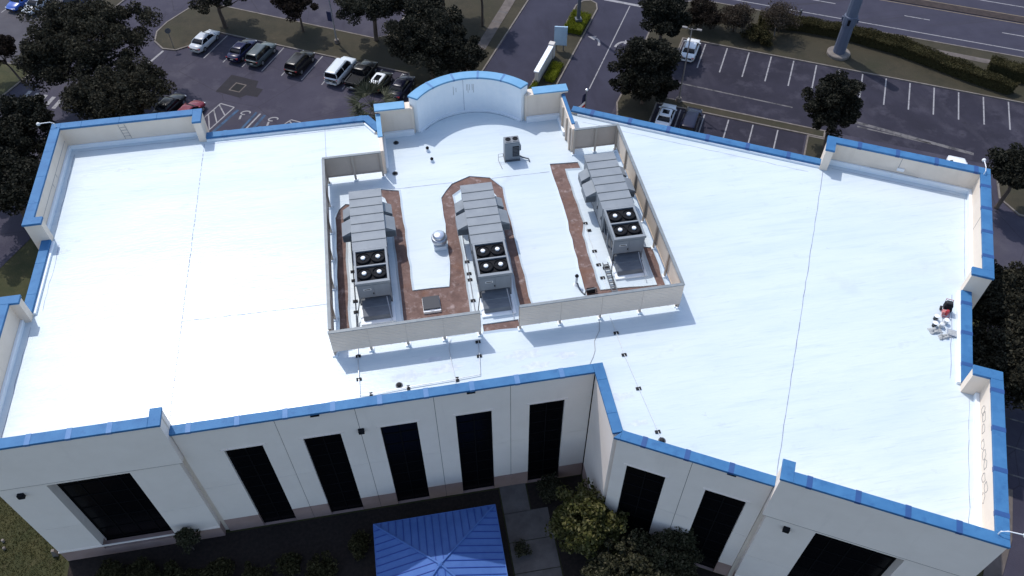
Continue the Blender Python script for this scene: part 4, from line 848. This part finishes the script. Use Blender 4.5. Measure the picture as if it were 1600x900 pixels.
    if kind == 'pickup':
        P('bed', B().box(-L2*.955, -L2*.34, -W2*.78, W2*.78, 1.142, 1.15), m_vdark)
        for sy in (-1, 1): P('bed_rail', B().box(-L2*.97, -L2*.32, min(sy*W2*.80, sy*W2*.97), max(sy*W2*.80, sy*W2*.97), 1.10, 1.24), pm, bevel=.02)
        P('tailgate', B().box(-L2*.99, -L2*.955, -W2*.9, W2*.9, .8, 1.24), pm, bevel=.02)
    wr_ = .33 if kind in ('sedan', 'hatch') else .37
    for x in (-L2*.58, L2*.60):
        for sy in (-1, 1):
            y = sy*(W2-.11); wh = P('wheel', B().lathe([(wr_*.62,-.11),(wr_*.96,-.115),(wr_,-.08),(wr_,.08),(wr_*.96,.115),(wr_*.62,.11)], (x, y, wr_), 16, 'Y'), m_tyre)
            put('rim', B().lathe([(wr_*.60,-.02),(wr_*.62,.0),(wr_*.6,.02),(.03,.03)], (x, y+sy*.10, wr_), 10, 'Y'), m_rim, wh, local=True)
    return T
p_silver = paint('silver', (0.44, 0.46, 0.49)); p_navy = paint('navy', (0.006, 0.009, 0.045)); p_teal = paint('slate', (0.060, 0.078, 0.085)); p_black = paint('black', (0.005, 0.005, 0.006))
p_white = paint('white', (0.70, 0.72, 0.74)); p_blue = paint('blue', (0.03, 0.09, 0.36)); p_maroon = paint('maroon', (0.15, 0.010, 0.024)); p_dblue = paint('dark_blue', (0.02, 0.03, 0.12)); p_indigo = paint('indigo_black', (0.008, 0.009, 0.026)); p_wagon = paint('pale_silver', (0.56, 0.60, 0.63))
car('sedan', p_silver, 'silver sedan in the end bay beside the rounded grass island', -67.6, 72.9)
car('sedan', p_navy, 'dark navy sedan parked beside the slate grey crossover', -62.0, 72.7)
car('suv', p_teal, 'slate grey crossover parked beside the dark navy sedan', -59.2, 72.7)
car('suv', p_black, 'glossy black crossover parked between two empty bays', -53.7, 72.6)
car('wagon', p_wagon, 'large silver white utility wagon with roof rails beside the black pickup', -48.2, 72.8, rails=True)
car('pickup', p_black, 'black pickup truck parked beside the large silver wagon', -45.4, 72.9)
car('hatch', p_black, 'small black hatchback with white roof and dark sunroof', -42.7, 72.4, sunroof=True, roofmat=p_white)
car('sedan', p_indigo, 'dark blue-black sedan at the row end by the curved wall', -39.9, 72.3)
car('sedan', p_white, 'white sedan parked alone in the corner bay beneath the twin lamp', -9.0, 91.6)
car('sedan', p_white, 'white sedan with sunroof parked beside the dark purple crossover', -8.95, 77.3, 90, sunroof=True)
car('wagon', p_indigo, 'dark purple crossover parked beside the white sedan', -6.05, 77.0, 90)
car('sedan', p_blue, 'bright blue sedan parked beside another silver sedan across the lane', -96.3, 72.9, 270)
car('sedan', p_silver, 'silver sedan parked beside the bright blue sedan', -93.6, 72.9, 270)
car('suv', p_dblue, 'dark blue crossover parked behind the big oak tree', -88.9, 74.4, 270)
car('sedan', p_black, 'black sedan half hidden under trees beside the maroon sedan', -63.8, 59.9)
car('sedan', p_maroon, 'maroon red sedan beside the hatched accessible bay', -60.9, 59.5)
car('wagon', p_white, 'white van showing just its roof above the raised parapet', 22.4, 78.0, 90)
car('suv', p_maroon, 'dark maroon crossover parked beside the concrete side walkway', xy=(42.6, 15.6), head=62)
# ================================================================== VEGETATION
def leaves(name, C, size, rng, mt, parent=None, flat=0.5, kind=None, aspect=.62):
    """C: (n,3) leaf centres -> one mesh of small bent quads"""
    n = len(C); C = np.asarray(C); a = rng.normal(size=(n,3)); a[:,2] *= (1-flat); a /= np.linalg.norm(a, axis=1)[:,None]
    r = rng.normal(size=(n,3)); b = np.cross(a, r); b /= np.linalg.norm(b, axis=1)[:,None]
    sz = size*rng.uniform(.6, 1.35, n)[:,None]; a = a*sz*.5; b = b*sz*.5*aspect
    V = np.empty((n,4,3)); V[:,0] = C-a; V[:,1] = C+b; V[:,2] = C+a; V[:,3] = C-b
    me = bpy.data.meshes.new(name); me.vertices.add(n*4); me.vertices.foreach_set('co', V.reshape(-1).astype(np.float32))
    me.loops.add(n*4); me.loops.foreach_set('vertex_index', np.arange(n*4, dtype=np.int32))
    me.polygons.add(n); me.polygons.foreach_set('loop_start', np.arange(0, n*4, 4, dtype=np.int32)); me.polygons.foreach_set('loop_total', np.full(n, 4, dtype=np.int32))
    me.materials.append(mt); me.update(calc_edges=True)
    return put(name, me, None, parent, kind=kind)
TN = [0]
def tree(base, top, rad, label, mt=l_oak, n=6000, leaf=.34, clumps=70, cr=.95, name='shade_tree', cat='tree', group='trees', bark=m_bark, squash=.55, trunk=.22, lean=(0, 0), bare=0.0, csz=None):
    """base: ground point; top: crown top height; rad: crown radius"""
    TN[0] += 1; rng = np.random.default_rng(100+TN[0]); base = Vector(base); T = thing(name, base, label, cat, group)
    hz = rad*squash*1.05; cz = top-hz; c = Vector((base.x+lean[0], base.y+lean[1], cz))
    d = rng.normal(size=(clumps,3)); d /= np.linalg.norm(d, axis=1)[:,None]; lim = -.35 if squash < .9 else -.8; d[:,2] = np.where(d[:,2] < lim, -d[:,2], d[:,2])
    rr_ = rng.uniform(.25, 1, clumps)**.5; jag = rng.uniform(.62, 1.14, clumps)
    K = d*(rr_*jag)[:,None]*np.array([rad-cr*.5, rad-cr*.5, hz-cr*.35])+np.array(c)
    n = int(n*1.55); leaf = leaf*1.12
    per = n//clumps; sz = cr*rng.uniform(.6, 1.25, clumps)
    g_ = rng.normal(size=(clumps, per, 3)); g_ /= np.linalg.norm(g_, axis=2)[:,:,None]; g_ *= (rng.uniform(.1, 1, (clumps, per))**.45)[:,:,None]*sz[:,None,None]; g_[:,:,2] *= .7
    C = (K[:,None,:]+g_).reshape(-1,3); C[:,2] = np.maximum(C[:,2], .12)
    leaves('crown', C, leaf, rng, mt, T, .3)
    tk = B(); j = Vector((rng.uniform(-.2,.2), rng.uniform(-.2,.2), 0)); mid = base.lerp(c, .5)+j; fork = base.lerp(c, .72)
    tk.tube([base-Vector((0,0,.1)), base+Vector((0,0,.25)), mid, fork], [trunk*1.5, trunk*1.1, trunk*.9, trunk*.7], 8); o = put('trunk', tk, bark, T, True)
    for i in rng.choice(clumps, min(14, clumps), replace=False):
        e = Vector(K[i]); s_ = mid.lerp(fork, rng.uniform(.2, 1)); m_ = s_.lerp(e, .5)+Vector((0, 0, -.05*rad))
        put('limb', B().tube([s_, m_, e], [trunk*.45, trunk*.28, trunk*.08], 5), bark, o, True)
    return T
def gz(px, py, z): 
    p = G(px, py, z); return (p.x, p.y, 0)
GO = 'big dark oaks round the lots'
def at(px_, py_): p = G(px_, py_); return (p.x, p.y, 0)
tree(gz(132,70,7), 11.4, 8.5, 'huge spreading dark oak covering the lane by the crossing', l_oak, 34000, .27, 190, 1.25, 'oak_tree', group=GO, squash=.55, trunk=.42)
tree(gz(205,158,6), 9.6, 5.4, 'dark oak close behind the raised parapet, beside the black sedan', l_oak, 19000, .25, 110, 1.0, 'oak_tree', group=GO, squash=.55, trunk=.32)
tree(gz(150,162,6), 9.0, 3.8, 'dark oak between the huge oak and the raised back corner', l_oak, 14000, .25, 80, .95, 'oak_tree', group=GO, squash=.6, trunk=.3)
tree(gz(36,196,6), 9.0, 3.7, 'dark evergreen beyond the floodlight of the raised back corner', l_dark, 15000, .25, 80, .9, 'evergreen_tree', group=GO, squash=.75, trunk=.28)
tree(gz(2,236,6), 8.6, 4.6, 'dense dark evergreen between the floodlight evergreen and the gravelly asphalt', l_dark, 15000, .26, 80, 1.0, 'evergreen_tree', group=GO, squash=.7, trunk=.28)
tree(gz(8,292,6), 9.0, 4.4, 'dense dark evergreen shading the gravelly asphalt beside the grass strip', l_dark, 15000, .26, 80, 1.0, 'evergreen_tree', group=GO, squash=.7, trunk=.28)
tree(at(36,130), 6.6, 3.0, 'small dark tree on the grass beside the crossing', l_brown, 9000, .22, 60, .7, 'street_tree', group=GO, squash=.75, trunk=.12, lean=(-1.4, .6))
tree(gz(336,-12,5), 7.6, 4.4, 'dark oak at the far end of the rounded grass island', l_oak, 14000, .25, 80, .95, 'oak_tree', group=GO, squash=.55, trunk=.26)
tree(at(474,50), 6.4, 2.9, 'round dark tree on the island behind the black crossover', l_brown, 11000, .22, 70, .7, 'street_tree', group=GO, squash=.85, trunk=.14, lean=(-.4, 0))
tree(gz(580,8,5), 8.4, 4.6, 'grey-green dark oak on the shaded lawn behind the wagon', l_olive2, 16000, .24, 90, .95, 'oak_tree', group=GO, squash=.6, trunk=.26)
tree(gz(672,66,5), 9.0, 5.8, 'large dark oak on the shaded lawn behind the hatchback', l_dark, 22000, .26, 120, 1.0, 'oak_tree', group=GO, squash=.62, trunk=.32)
tree(gz(640,6,5), 8.8, 4.8, 'dark oak in the middle of the shaded lawn', l_olive2, 17000, .26, 90, 1.0, 'oak_tree', group=GO, squash=.6, trunk=.3)
tree(gz(722,92,4), 6.4, 3.2, 'dark low oak between the sidewalk and the row end', l_dark, 12000, .24, 70, .85, 'oak_tree', group=GO, squash=.7, trunk=.2)
tree(gz(690,-22,5), 8.6, 4.2, 'dark oak at the far end of the shaded lawn', l_oak, 12000, .26, 80, 1.0, 'oak_tree', group=GO, squash=.6, trunk=.3)
tree(gz(752,-14,5), 8.0, 2.8, 'dark tree overhanging the sidewalk', l_brown, 8000, .24, 55, .8, 'street_tree', group=GO, squash=.7, trunk=.16)
tree((28.7,75.2,0), 9.2, 4.2, 'dense magnolia-like dark tree on the corner island by the drive', l_dark, 30000, .25, 150, .9, 'evergreen_tree', group=GO, squash=1.05, trunk=.24)
tree(gz(1036,28,4.5), 8.6, 3.3, 'dense dark tree beside the lone white sedan', l_dark, 18000, .25, 90, .85, 'evergreen_tree', group=GO, squash=1.0, trunk=.22)
tree(at(1287,232), 9.3, 3.3, 'dense dark tree on the small island touching the raised parapet', l_dark, 20000, .23, 110, .72, 'evergreen_tree', group=GO, squash=1.0, trunk=.17, lean=(-.5, .2))
tree(gz(1592,268,5), 7.3, 3.1, 'dark tree on the kerbed island beside the parapet floodlight', l_dark, 14000, .25, 70, .85, 'evergreen_tree', group=GO, squash=.75, trunk=.2)
tree(gz(1568,462,8), 10.3, 4.2, 'large dark tree beside the low parapet and the sprayer cart', l_oak, 20000, .23, 110, .9, 'oak_tree', group=GO, squash=.7, trunk=.3)
tree(gz(1590,555,8), 10.0, 4.2, 'large dark tree beside the parapet with the scrape marks', l_oak, 20000, .23, 110, .9, 'oak_tree', group=GO, squash=.7, trunk=.3)
tree(gz(1640,480,8), 10.6, 4.6, 'large dark tree standing behind the two trees by the low parapet', l_oak, 18000, .24, 90, 1.0, 'oak_tree', group=GO, squash=.7, trunk=.3)
GB = 'bare small trees by the highway'
tree(gz(1215,35,2), 4.8, 2.8, 'thin bare brownish tree by the highway hedge', l_twig, 3800, .15, 90, .8, 'bare_tree', group=GB, squash=.8, trunk=.10, bark=m_barkp)
tree(gz(1150,28,2), 4.2, 2.6, 'brown scrubby tree on the verge beside the lot corner', l_twig, 7000, .17, 60, .8, 'bare_tree', group=GB, squash=.8, trunk=.10)
tree(gz(1098,22,2), 4.0, 2.8, 'dark scrubby tree between the corner tree and the bare tree', l_brown, 9000, .19, 60, .8, 'scrub_tree', group=GB, squash=.8, trunk=.10)
tree(gz(1185,52,1), 2.2, 2.2, 'low dark scrub bush under the bare tree', l_hedge, 5000, .17, 40, .6, 'scrub_bush', 'shrub', GB, squash=.6, trunk=.06)
# courtyard trees and shrubs
GC = 'shrubs and small trees in the courtyard'
tree((9.5,24.0,0), 6.6, 3.0, 'yellow-green leafy small tree in the courtyard corner', l_yel, 8000, .24, 90, .75, 'courtyard_tree', group=GC, squash=.9, trunk=.09, bark=m_barkp)
tree((14.4,20.4,0), 5.9, 3.3, 'grey-green leafy small tree before the pair of angled wing windows', l_olive, 11000, .18, 90, .6, 'courtyard_tree', group=GC, squash=.85, trunk=.09, bark=m_barkp)
tree((10.6,20.4,0), 5.2, 2.8, 'brownish leafy shrub between the two courtyard trees', l_olive, 7500, .18, 70, .55, 'courtyard_shrub', 'shrub', GC, squash=.9, trunk=.07, bark=m_barkp)
tree((-19.2,28.5,0), 3.4, 1.1, 'dark leafy shrub standing against the raised front beside the big window', l_olive, 1300, .17, 26, .35, 'courtyard_shrub', 'shrub', GC, squash=1.1, trunk=.05)
for i, (x, y, h, r) in enumerate(((-22.5,27.0,1.6,1.5),(-20.0,26.3,1.5,1.5),(-17.2,26.2,1.4,1.4),(-24.9,27.4,1.4,1.2),(-14.6,25.4,1.3,1.3),(-12.2,26.0,1.1,1.1),(-9.8,25.2,1.3,1.3),(-7.0,26.6,1.2,1.0))):
    tree((x,y,0), h, r, ['low dark bush below the big recessed window','low dark bush beside the leafy front shrub','low dark bush between leafy shrub and window row','low dark bush beside the pale corner stub','low dark bush below the first tall window','low dark bush below the gap after the first tall window','low dark bush before the second tall window','low dark bush beside the gazebo eave'][i], l_hedge, 1500, .18, 30, .4, 'low_bush', 'shrub', 'low bushes along the front', squash=.75, trunk=.05)
tree((7.9,28.4,0), 1.6, 1.2, 'low dark bush in the courtyard bed under the last window', l_olive, 1500, .17, 30, .4, 'low_bush', 'shrub', 'low bushes along the front', squash=.75, trunk=.05)
tree((4.9,24.1,0), 1.0, .7, 'small pale bush beside the gazebo and the path', l_olive, 600, .14, 16, .3, 'low_bush', 'shrub', 'low bushes along the front', squash=.75, trunk=.04)
# hedges
def hedge(poly, h, label, mt, n, leaf, M=MS, seed=1):
    rng = np.random.default_rng(seed); T = thing('hedge', (M @ Vector((poly[0][0], poly[0][1], 0))), label, 'hedge', 'hedges')
    put('core', B(M).prism(inset(poly, .22), 0.0, h-.25), mt, T)
    xs = [p[0] for p in poly]; ys = [p[1] for p in poly]; pts = []
    def inside(x, y):
        r = False
        for i in range(len(poly)):
            (x0, y0), (x1, y1) = poly[i], poly[i-1]
            if (y0 > y) != (y1 > y) and x < (x1-x0)*(y-y0)/(y1-y0)+x0: r = not r
        return r
    core = inset(poly, .22)
    while len(pts) < n:
        x, y = rng.uniform(min(xs), max(xs)), rng.uniform(min(ys), max(ys))
        if inside(x, y): pts.append((x, y, h-.22+rng.uniform(-.18, .24)+.12*math.sin(x*1.7)+.1*math.sin(y*2.3)))
    k = 0
    for i in range(len(poly)):
        p, q = Vector(core[i]), Vector(core[(i+1)%len(core)]); 
        for _ in range(int((q-p).length*h*n/max(60, (max(xs)-min(xs))*8))):
            r = p.lerp(q, rng.uniform()); pts.append((r.x+rng.normal()*.10, r.y+rng.normal()*.10, rng.uniform(.1, h)))
    C = np.array([tuple(M @ Vector(p)) for p in pts]); leaves('foliage', C, leaf, rng, mt, T, .3)
hedge([(-2,100.2),(3.5,100.9),(9,100.9),(15.5,99.6),(23.1,96.8),(28.4,95.3),(29.3,96.4),(23.8,98.8),(16,102.0),(9.5,102.9),(3.5,102.8),(-2,102.2)], 1.5, 'long dark hedge running along the highway verge', l_hedge, 34000, .15, seed=11)
hedge([(25.8,99.2),(34,97.6),(40,97.4),(40,99.8),(34,100.2),(26.2,101.2)], 1.7, 'dark separate hedge behind the end of the long hedge', l_hedge, 13000, .15, seed=12)
hedge([(-25.4,90.6),(-22.9,90.6),(-22.85,95.2),(-25.45,95.2)], 1.0, 'bright green clipped square hedge round the median lamp pole', l_lime, 7000, .11, seed=13)
hedge([(-24.5,79.6),(-23.1,79.6),(-23.1,83.6),(-24.5,83.6)], .7, 'low green hedge behind the cream monument wall', l_lime, 2200, .14, seed=14)
hedge([(-25.5,76.4),(-24.8,76.4),(-24.8,79.0),(-25.5,79.0)], .6, 'small green hedge at the building end of the monument wall', l_lime, 900, .14, seed=15)
# palm behind the building
p = gz(582,168,5.5); T = thing('palm_tree', p, 'fan palm with spiky grey-green fronds beside the parked hatchback', 'palm'); c = Vector((p[0], p[1], 5.5)); rng = np.random.default_rng(77)
put('trunk', B().tube([(p[0],p[1],-.1),(p[0]+.1,p[1],2.8),tuple(c)], [.3,.24,.2], 10), m_barkp, T, True)
for i in range(36):
    az = i*2.399+rng.uniform(-.2,.2); el = rng.uniform(-.5, 1.25); L_ = rng.uniform(2.6, 3.4); d = Vector((math.cos(az)*math.cos(el), math.sin(az)*math.cos(el), math.sin(el)))
    tip = c+d*L_*.55; b = B(); sd = d.cross(Vector((0,0,1))).normalized(); u2 = sd.cross(d).normalized()
    b.tube([c, tip], [.03, .02], 4)
    for k in range(13):
        a_ = (k-6)/6*1.25; e = tip+(d*math.cos(a_)+sd*math.sin(a_))*L_*.55*rng.uniform(.85, 1.1)-Vector((0,0,.28*rng.uniform(.5,1.5))); pe = (e-tip).cross(u2).normalized()*.065
        m_ = tip.lerp(e, .5); b.add([tuple(tip-pe*.4), tuple(tip+pe*.4), tuple(m_+pe), tuple(e), tuple(m_-pe)], [(0,1,2,3,4)])
    put('frond', b, l_palm, T)
# rough grass tufts on the near-left lawn
rng = np.random.default_rng(5); n = 60000; C = np.stack([rng.uniform(-44,-28.5,n), rng.uniform(22,46,n), rng.uniform(.01,.07,n)], 1); leaves('grass', C, .15, rng, l_grass, None, 0.0, 'stuff', .25)
for o in bpy.data.objects:
    if o.name.startswith('grass') and o.get('kind') == 'stuff': tag(o, 'rough olive lawn grass around the pale utility stubs', 'grass')
# ================================================================== STREET FURNITURE
# steel utility pole, shaft cut low to keep its cast shadow short
p = G(1309,86); T = thing('utility_pole', p, 'massive grey steel utility pole on a round concrete base by the highway', 'pole')
put('concrete_base', B().lathe([(1.42,0),(1.42,.42),(1.32,.5),(.3,.5)], tuple(p), 24), m_kerb, T); put('shaft', B().lathe([(.74,.5),(.70,4.3),(.60,13)], tuple(p), 12), m_galvp, T)
put('flange', B().lathe([(.76,4.3),(.82,4.35),(.82,5.5),(.76,5.55)], tuple(p), 12), m_galvp, T); dv = Vector((-p.x, -p.y, 0)).normalized(); MP = Matrix.Translation(p) @ Matrix.Rotation(math.atan2(dv.y, dv.x), 4, 'Z')
put('hand_hole', B(MP).box(.80, .84, -.15, .15, 4.55, 5.3), m_black, T)
for sy in (-1, 1): put('lug', B(MP).box(-.1, .1, min(sy*.8, sy*1.0), max(sy*.8, sy*1.0), 4.7, 5.2), m_galvp, T)
# parking-lot lamp
def lamp(px_, h, label, mt, heads, arm=.9):
    p = G(*px_); T = thing('lamp_post', p, label, 'lamp post', 'lamp posts in the lots'); put('footing', B().lathe([(.32,0),(.32,.55),(.28,.6),(.1,.6)], tuple(p), 12), m_kerb, T)
    put('shaft', B().tube([p+Vector((0,0,.5)), p+Vector((0,0,h))], [.11, .07], 8), mt, T)
    for a_ in heads:
        d = Vector((math.cos(a_), math.sin(a_), 0)); ar = put('arm', B().tube([p+Vector((0,0,h-.15)), p+d*arm+Vector((0,0,h))], .035, 5), mt, T)
        M = Matrix.Translation(p+d*(arm+.25)+Vector((0,0,h))) @ Matrix.Rotation(a_, 4, 'Z'); put('lamp_head', B(M).box(-.28,.28,-.15,.15,-.05,.08), mt, ar, bevel=.04)
    return T
lamp((1060,159), 9.7, 'tall pale lamp post with twin heads between two parking rows', m_lampp, (SA, SA+math.pi), .55)
T = lamp((527,68), 12.5, 'tall pale lamp post with dark banner on the grass island', m_galv, (SA,), .8)
p = G(527,68); put('banner', B(Matrix.Translation(p) @ Matrix.Rotation(SA, 4, 'Z')).box(-.75, -.10, -.02, .02, 3.1, 4.4), m_navyb if 'm_navyb' in globals() else mat('navy_banner', (0.015, 0.02, 0.06), .8), T)
p = S(-24.1, 93.0); T = thing('lamp_post', p, 'dark pole rising out of the bright green clipped hedge', 'lamp post', 'lamp posts in the lots')
put('plinth', B(Matrix.Translation(p)).box(-.42,.42,-.42,.42,.0,1.1), m_unitd, T, bevel=.03); put('shaft', B().tube([p+Vector((0,0,1.0)), p+Vector((0,0,13))], [.24,.16], 10), m_unitd, T)
p = G(162, 14); T = thing('lamp_post', p, 'pale lamp post on the narrow strip beyond the huge oak', 'lamp post', 'lamp posts in the lots'); put('footing', B().lathe([(.32,0),(.32,.6),(.1,.62)], tuple(p), 12), m_kerb, T); put('shaft', B().tube([p+Vector((0,0,.5)), p+Vector((0,0,10))], [.18,.1], 8), m_kerb, T)
# stop sign at the island end
p = G(272,76); T = thing('road_sign', p, 'small dark backed sign on a thin post in the rounded grass island', 'road sign'); put('post', B().tube([p, p+Vector((0,0,2.9))], .035, 6), m_unitd, T)
put('plate', B(Matrix.Translation(p+Vector((0,0,2.55))) @ Matrix.Rotation(R_(20), 4, 'Z')).lathe([(.02,-.02),(.38,-.02),(.38,.0),(.02,.0)], (0,0,0), 8, 'Y'), m_unitd, T)
p = G(1249,27); T = thing('marker_post', p, 'short dark post at the highway edge', 'post'); put('post', B().box(p.x-.12,p.x+.12,p.y-.12,p.y+.12,0,1.1), m_unitd, T)
# entrance sign and monument wall on the median
p = S(-24.6, 86.6); T = thing('entrance_sign', p, 'pale blue upright sign panel on the drive median', 'sign'); M = MS @ Matrix.Translation((-24.6, 86.6, 0)) @ Matrix.Rotation(R_(14), 4, 'Z')
put('panel', B(M).box(-.75,.75,-.09,.09,.9,3.5), m_signb, T, bevel=.02); put('edge_trim', B(M).box(.752,.86,-.10,.10,.88,3.52), m_signb, T)
for x in (-.45,.45): put('leg', B(M).box(x-.06,x+.06,-.05,.05,0,.9), m_unitd, T)
p = S(-24.9, 80.5); T = thing('monument_wall', p, 'long low cream stone monument wall on the drive median', 'wall'); put('wall', B(MS).box(-25.35,-24.95,78.9,84.6,0,1.75), m_stone, T)
for i in range(4): put('cap_stone', B(MS).box(-25.46,-24.84,78.8+1.48*i,80.26+1.48*i,1.75,1.92), m_flash, T, bevel=.02)
put('pier', B(MS).box(-25.5,-24.8,84.62,85.3,0,2.1), m_stone, T)
# flagpole behind the right wing
p = G(917,139,15.2); p.z = 0; T = thing('flagpole', p, 'flagpole with limp striped flag showing above the back coping', 'flagpole'); put('pole', B().tube([p, p+Vector((0,0,15.0))], [.09,.05], 8), m_unitd, T); put('finial', B().lathe([(.02,-.12),(.12,-.06),(.14,0),(.1,.09),(.02,.12)], tuple(p+Vector((0,0,15.1))), 10), m_alum, T)
fl = []
def flagpt(u, v): return (p.x-.05-u*.85+.10*math.sin(u*5+v*2), p.y-.05+.14*math.sin(u*7+v), 14.75-v*2.4-u*.55)
put('canton', B().add([flagpt(0,0),flagpt(.22,0),flagpt(.45,0),flagpt(0,.36),flagpt(.22,.36),flagpt(.45,.36)], [(0,3,4,1),(1,4,5,2)]), mat('flag_blue', (.012,.015,.05), .8), T)
for i in range(7):
    v0, v1 = .37+i*.125, .37+(i+1)*.125; N = 6
    vs = [flagpt(.0+1.0*k/N, v0) for k in range(N+1)]+[flagpt(.0+1.0*k/N, v1) for k in range(N+1)]
    put('stripe', B().add(vs, [(k, N+1+k, N+2+k, k+1) for k in range(N)]), m_redp if i % 2 else m_white, T)
# white litter/valve boxes on the left lawn
for i, (x, y) in enumerate(((6,846),(8,858))):
    q_ = G(x, y); tag(put('valve_cover', B().lathe([(.11,0),(.11,.25),(.08,.28),(.02,.29)], tuple(q_), 10), m_kerb), ['small pale utility stub standing in the rough lawn', 'small pale utility stub standing in the rough lawn'][i], 'utility stub', 'utility stubs on the lawn')
q_ = G(88,866); tag(put('downspout_boot', B().hexa([(q_.x-.2,q_.y-.2,0),(q_.x+.2,q_.y-.2,0),(q_.x+.2,q_.y+.2,0),(q_.x-.2,q_.y+.2,0)], [(q_.x-.1,q_.y-.1,.7),(q_.x+.1,q_.y-.1,.7),(q_.x+.1,q_.y+.1,.7),(q_.x-.1,q_.y+.1,.7)]), m_kerb), 'small pale stub touching the corner of the building front', 'utility stub')
# ================================================================== GAZEBO
GX, GY, GH, EZ, AZ = -1.12, 22.45, 4.47, 2.6, 4.3
T = thing('gazebo', (GX, GY, 0), 'square gazebo with bright blue standing seam hip roof', 'gazebo')
for k in range(4):
    M = Matrix.Translation((GX, GY, 0)) @ Matrix.Rotation(R_(90*k), 4, 'Z'); n = 17; sl = (AZ-EZ)/GH
    for i in range(n):
        x0, x1 = -GH+2*GH*i/n, -GH+2*GH*(i+1)/n; xa, xb = x0+.012, x1-.012
        def pt(x, y): return (x, y, EZ+(GH-y)*sl)      # local face towards +y eave
        pa, pb = abs(xa), abs(xb); poly = [(xb, GH), (xa, GH), (xa, pa)] + ([(0, 0)] if xa < 0 < xb else []) + [(xb, pb)]
        up_ = [pt(*q) for q in poly]; dn = [(q[0], q[1], q[2]-.05) for q in up_]; m_ = len(poly)
        o = put('roof_panel', B(M).add(up_+dn, [tuple(range(m_)), tuple(range(m_, 2*m_))[::-1]]+[(j, m_+j, m_+(j+1)%m_, (j+1)%m_) for j in range(m_)]), m_gaz, T)
        if i:
            q0 = abs(x0)+.05
            if q0 < GH-.1: put('standing_seam', B(M).hexa([(x0-.022,q0,pt(x0,q0)[2]-.01),(x0+.022,q0,pt(x0,q0)[2]-.01),(x0+.022,GH,EZ-.01),(x0-.022,GH,EZ-.01)], [(x0-.022,q0,pt(x0,q0)[2]+.05),(x0+.022,q0,pt(x0,q0)[2]+.05),(x0+.022,GH,EZ+.05),(x0-.022,GH,EZ+.05)]), m_gazr, o)
    put('hip_cap', B(M).tube([(GH,GH,EZ+.03),(0.05,.05,AZ+.03)], .075, 6), m_gaz, T); put('fascia', B(M).box(-GH-.03,GH-.0,GH+.002,GH+.06,EZ-.22,EZ+.01), m_gaz, T)
    put('post', B(M).box(GH-1.0,GH-.72,GH-1.0,GH-.72,0,EZ+.1), m_wood, T)
put('finial', B().lathe([(.2,AZ-.02),(.16,AZ+.1),(.03,AZ+.2)], (GX,GY,0), 10), m_gaz, T)
put('floor_slab', B().box(GX-3.9,GX+3.9,GY-3.9,GY+3.9,0.036,.12), m_paver, T)
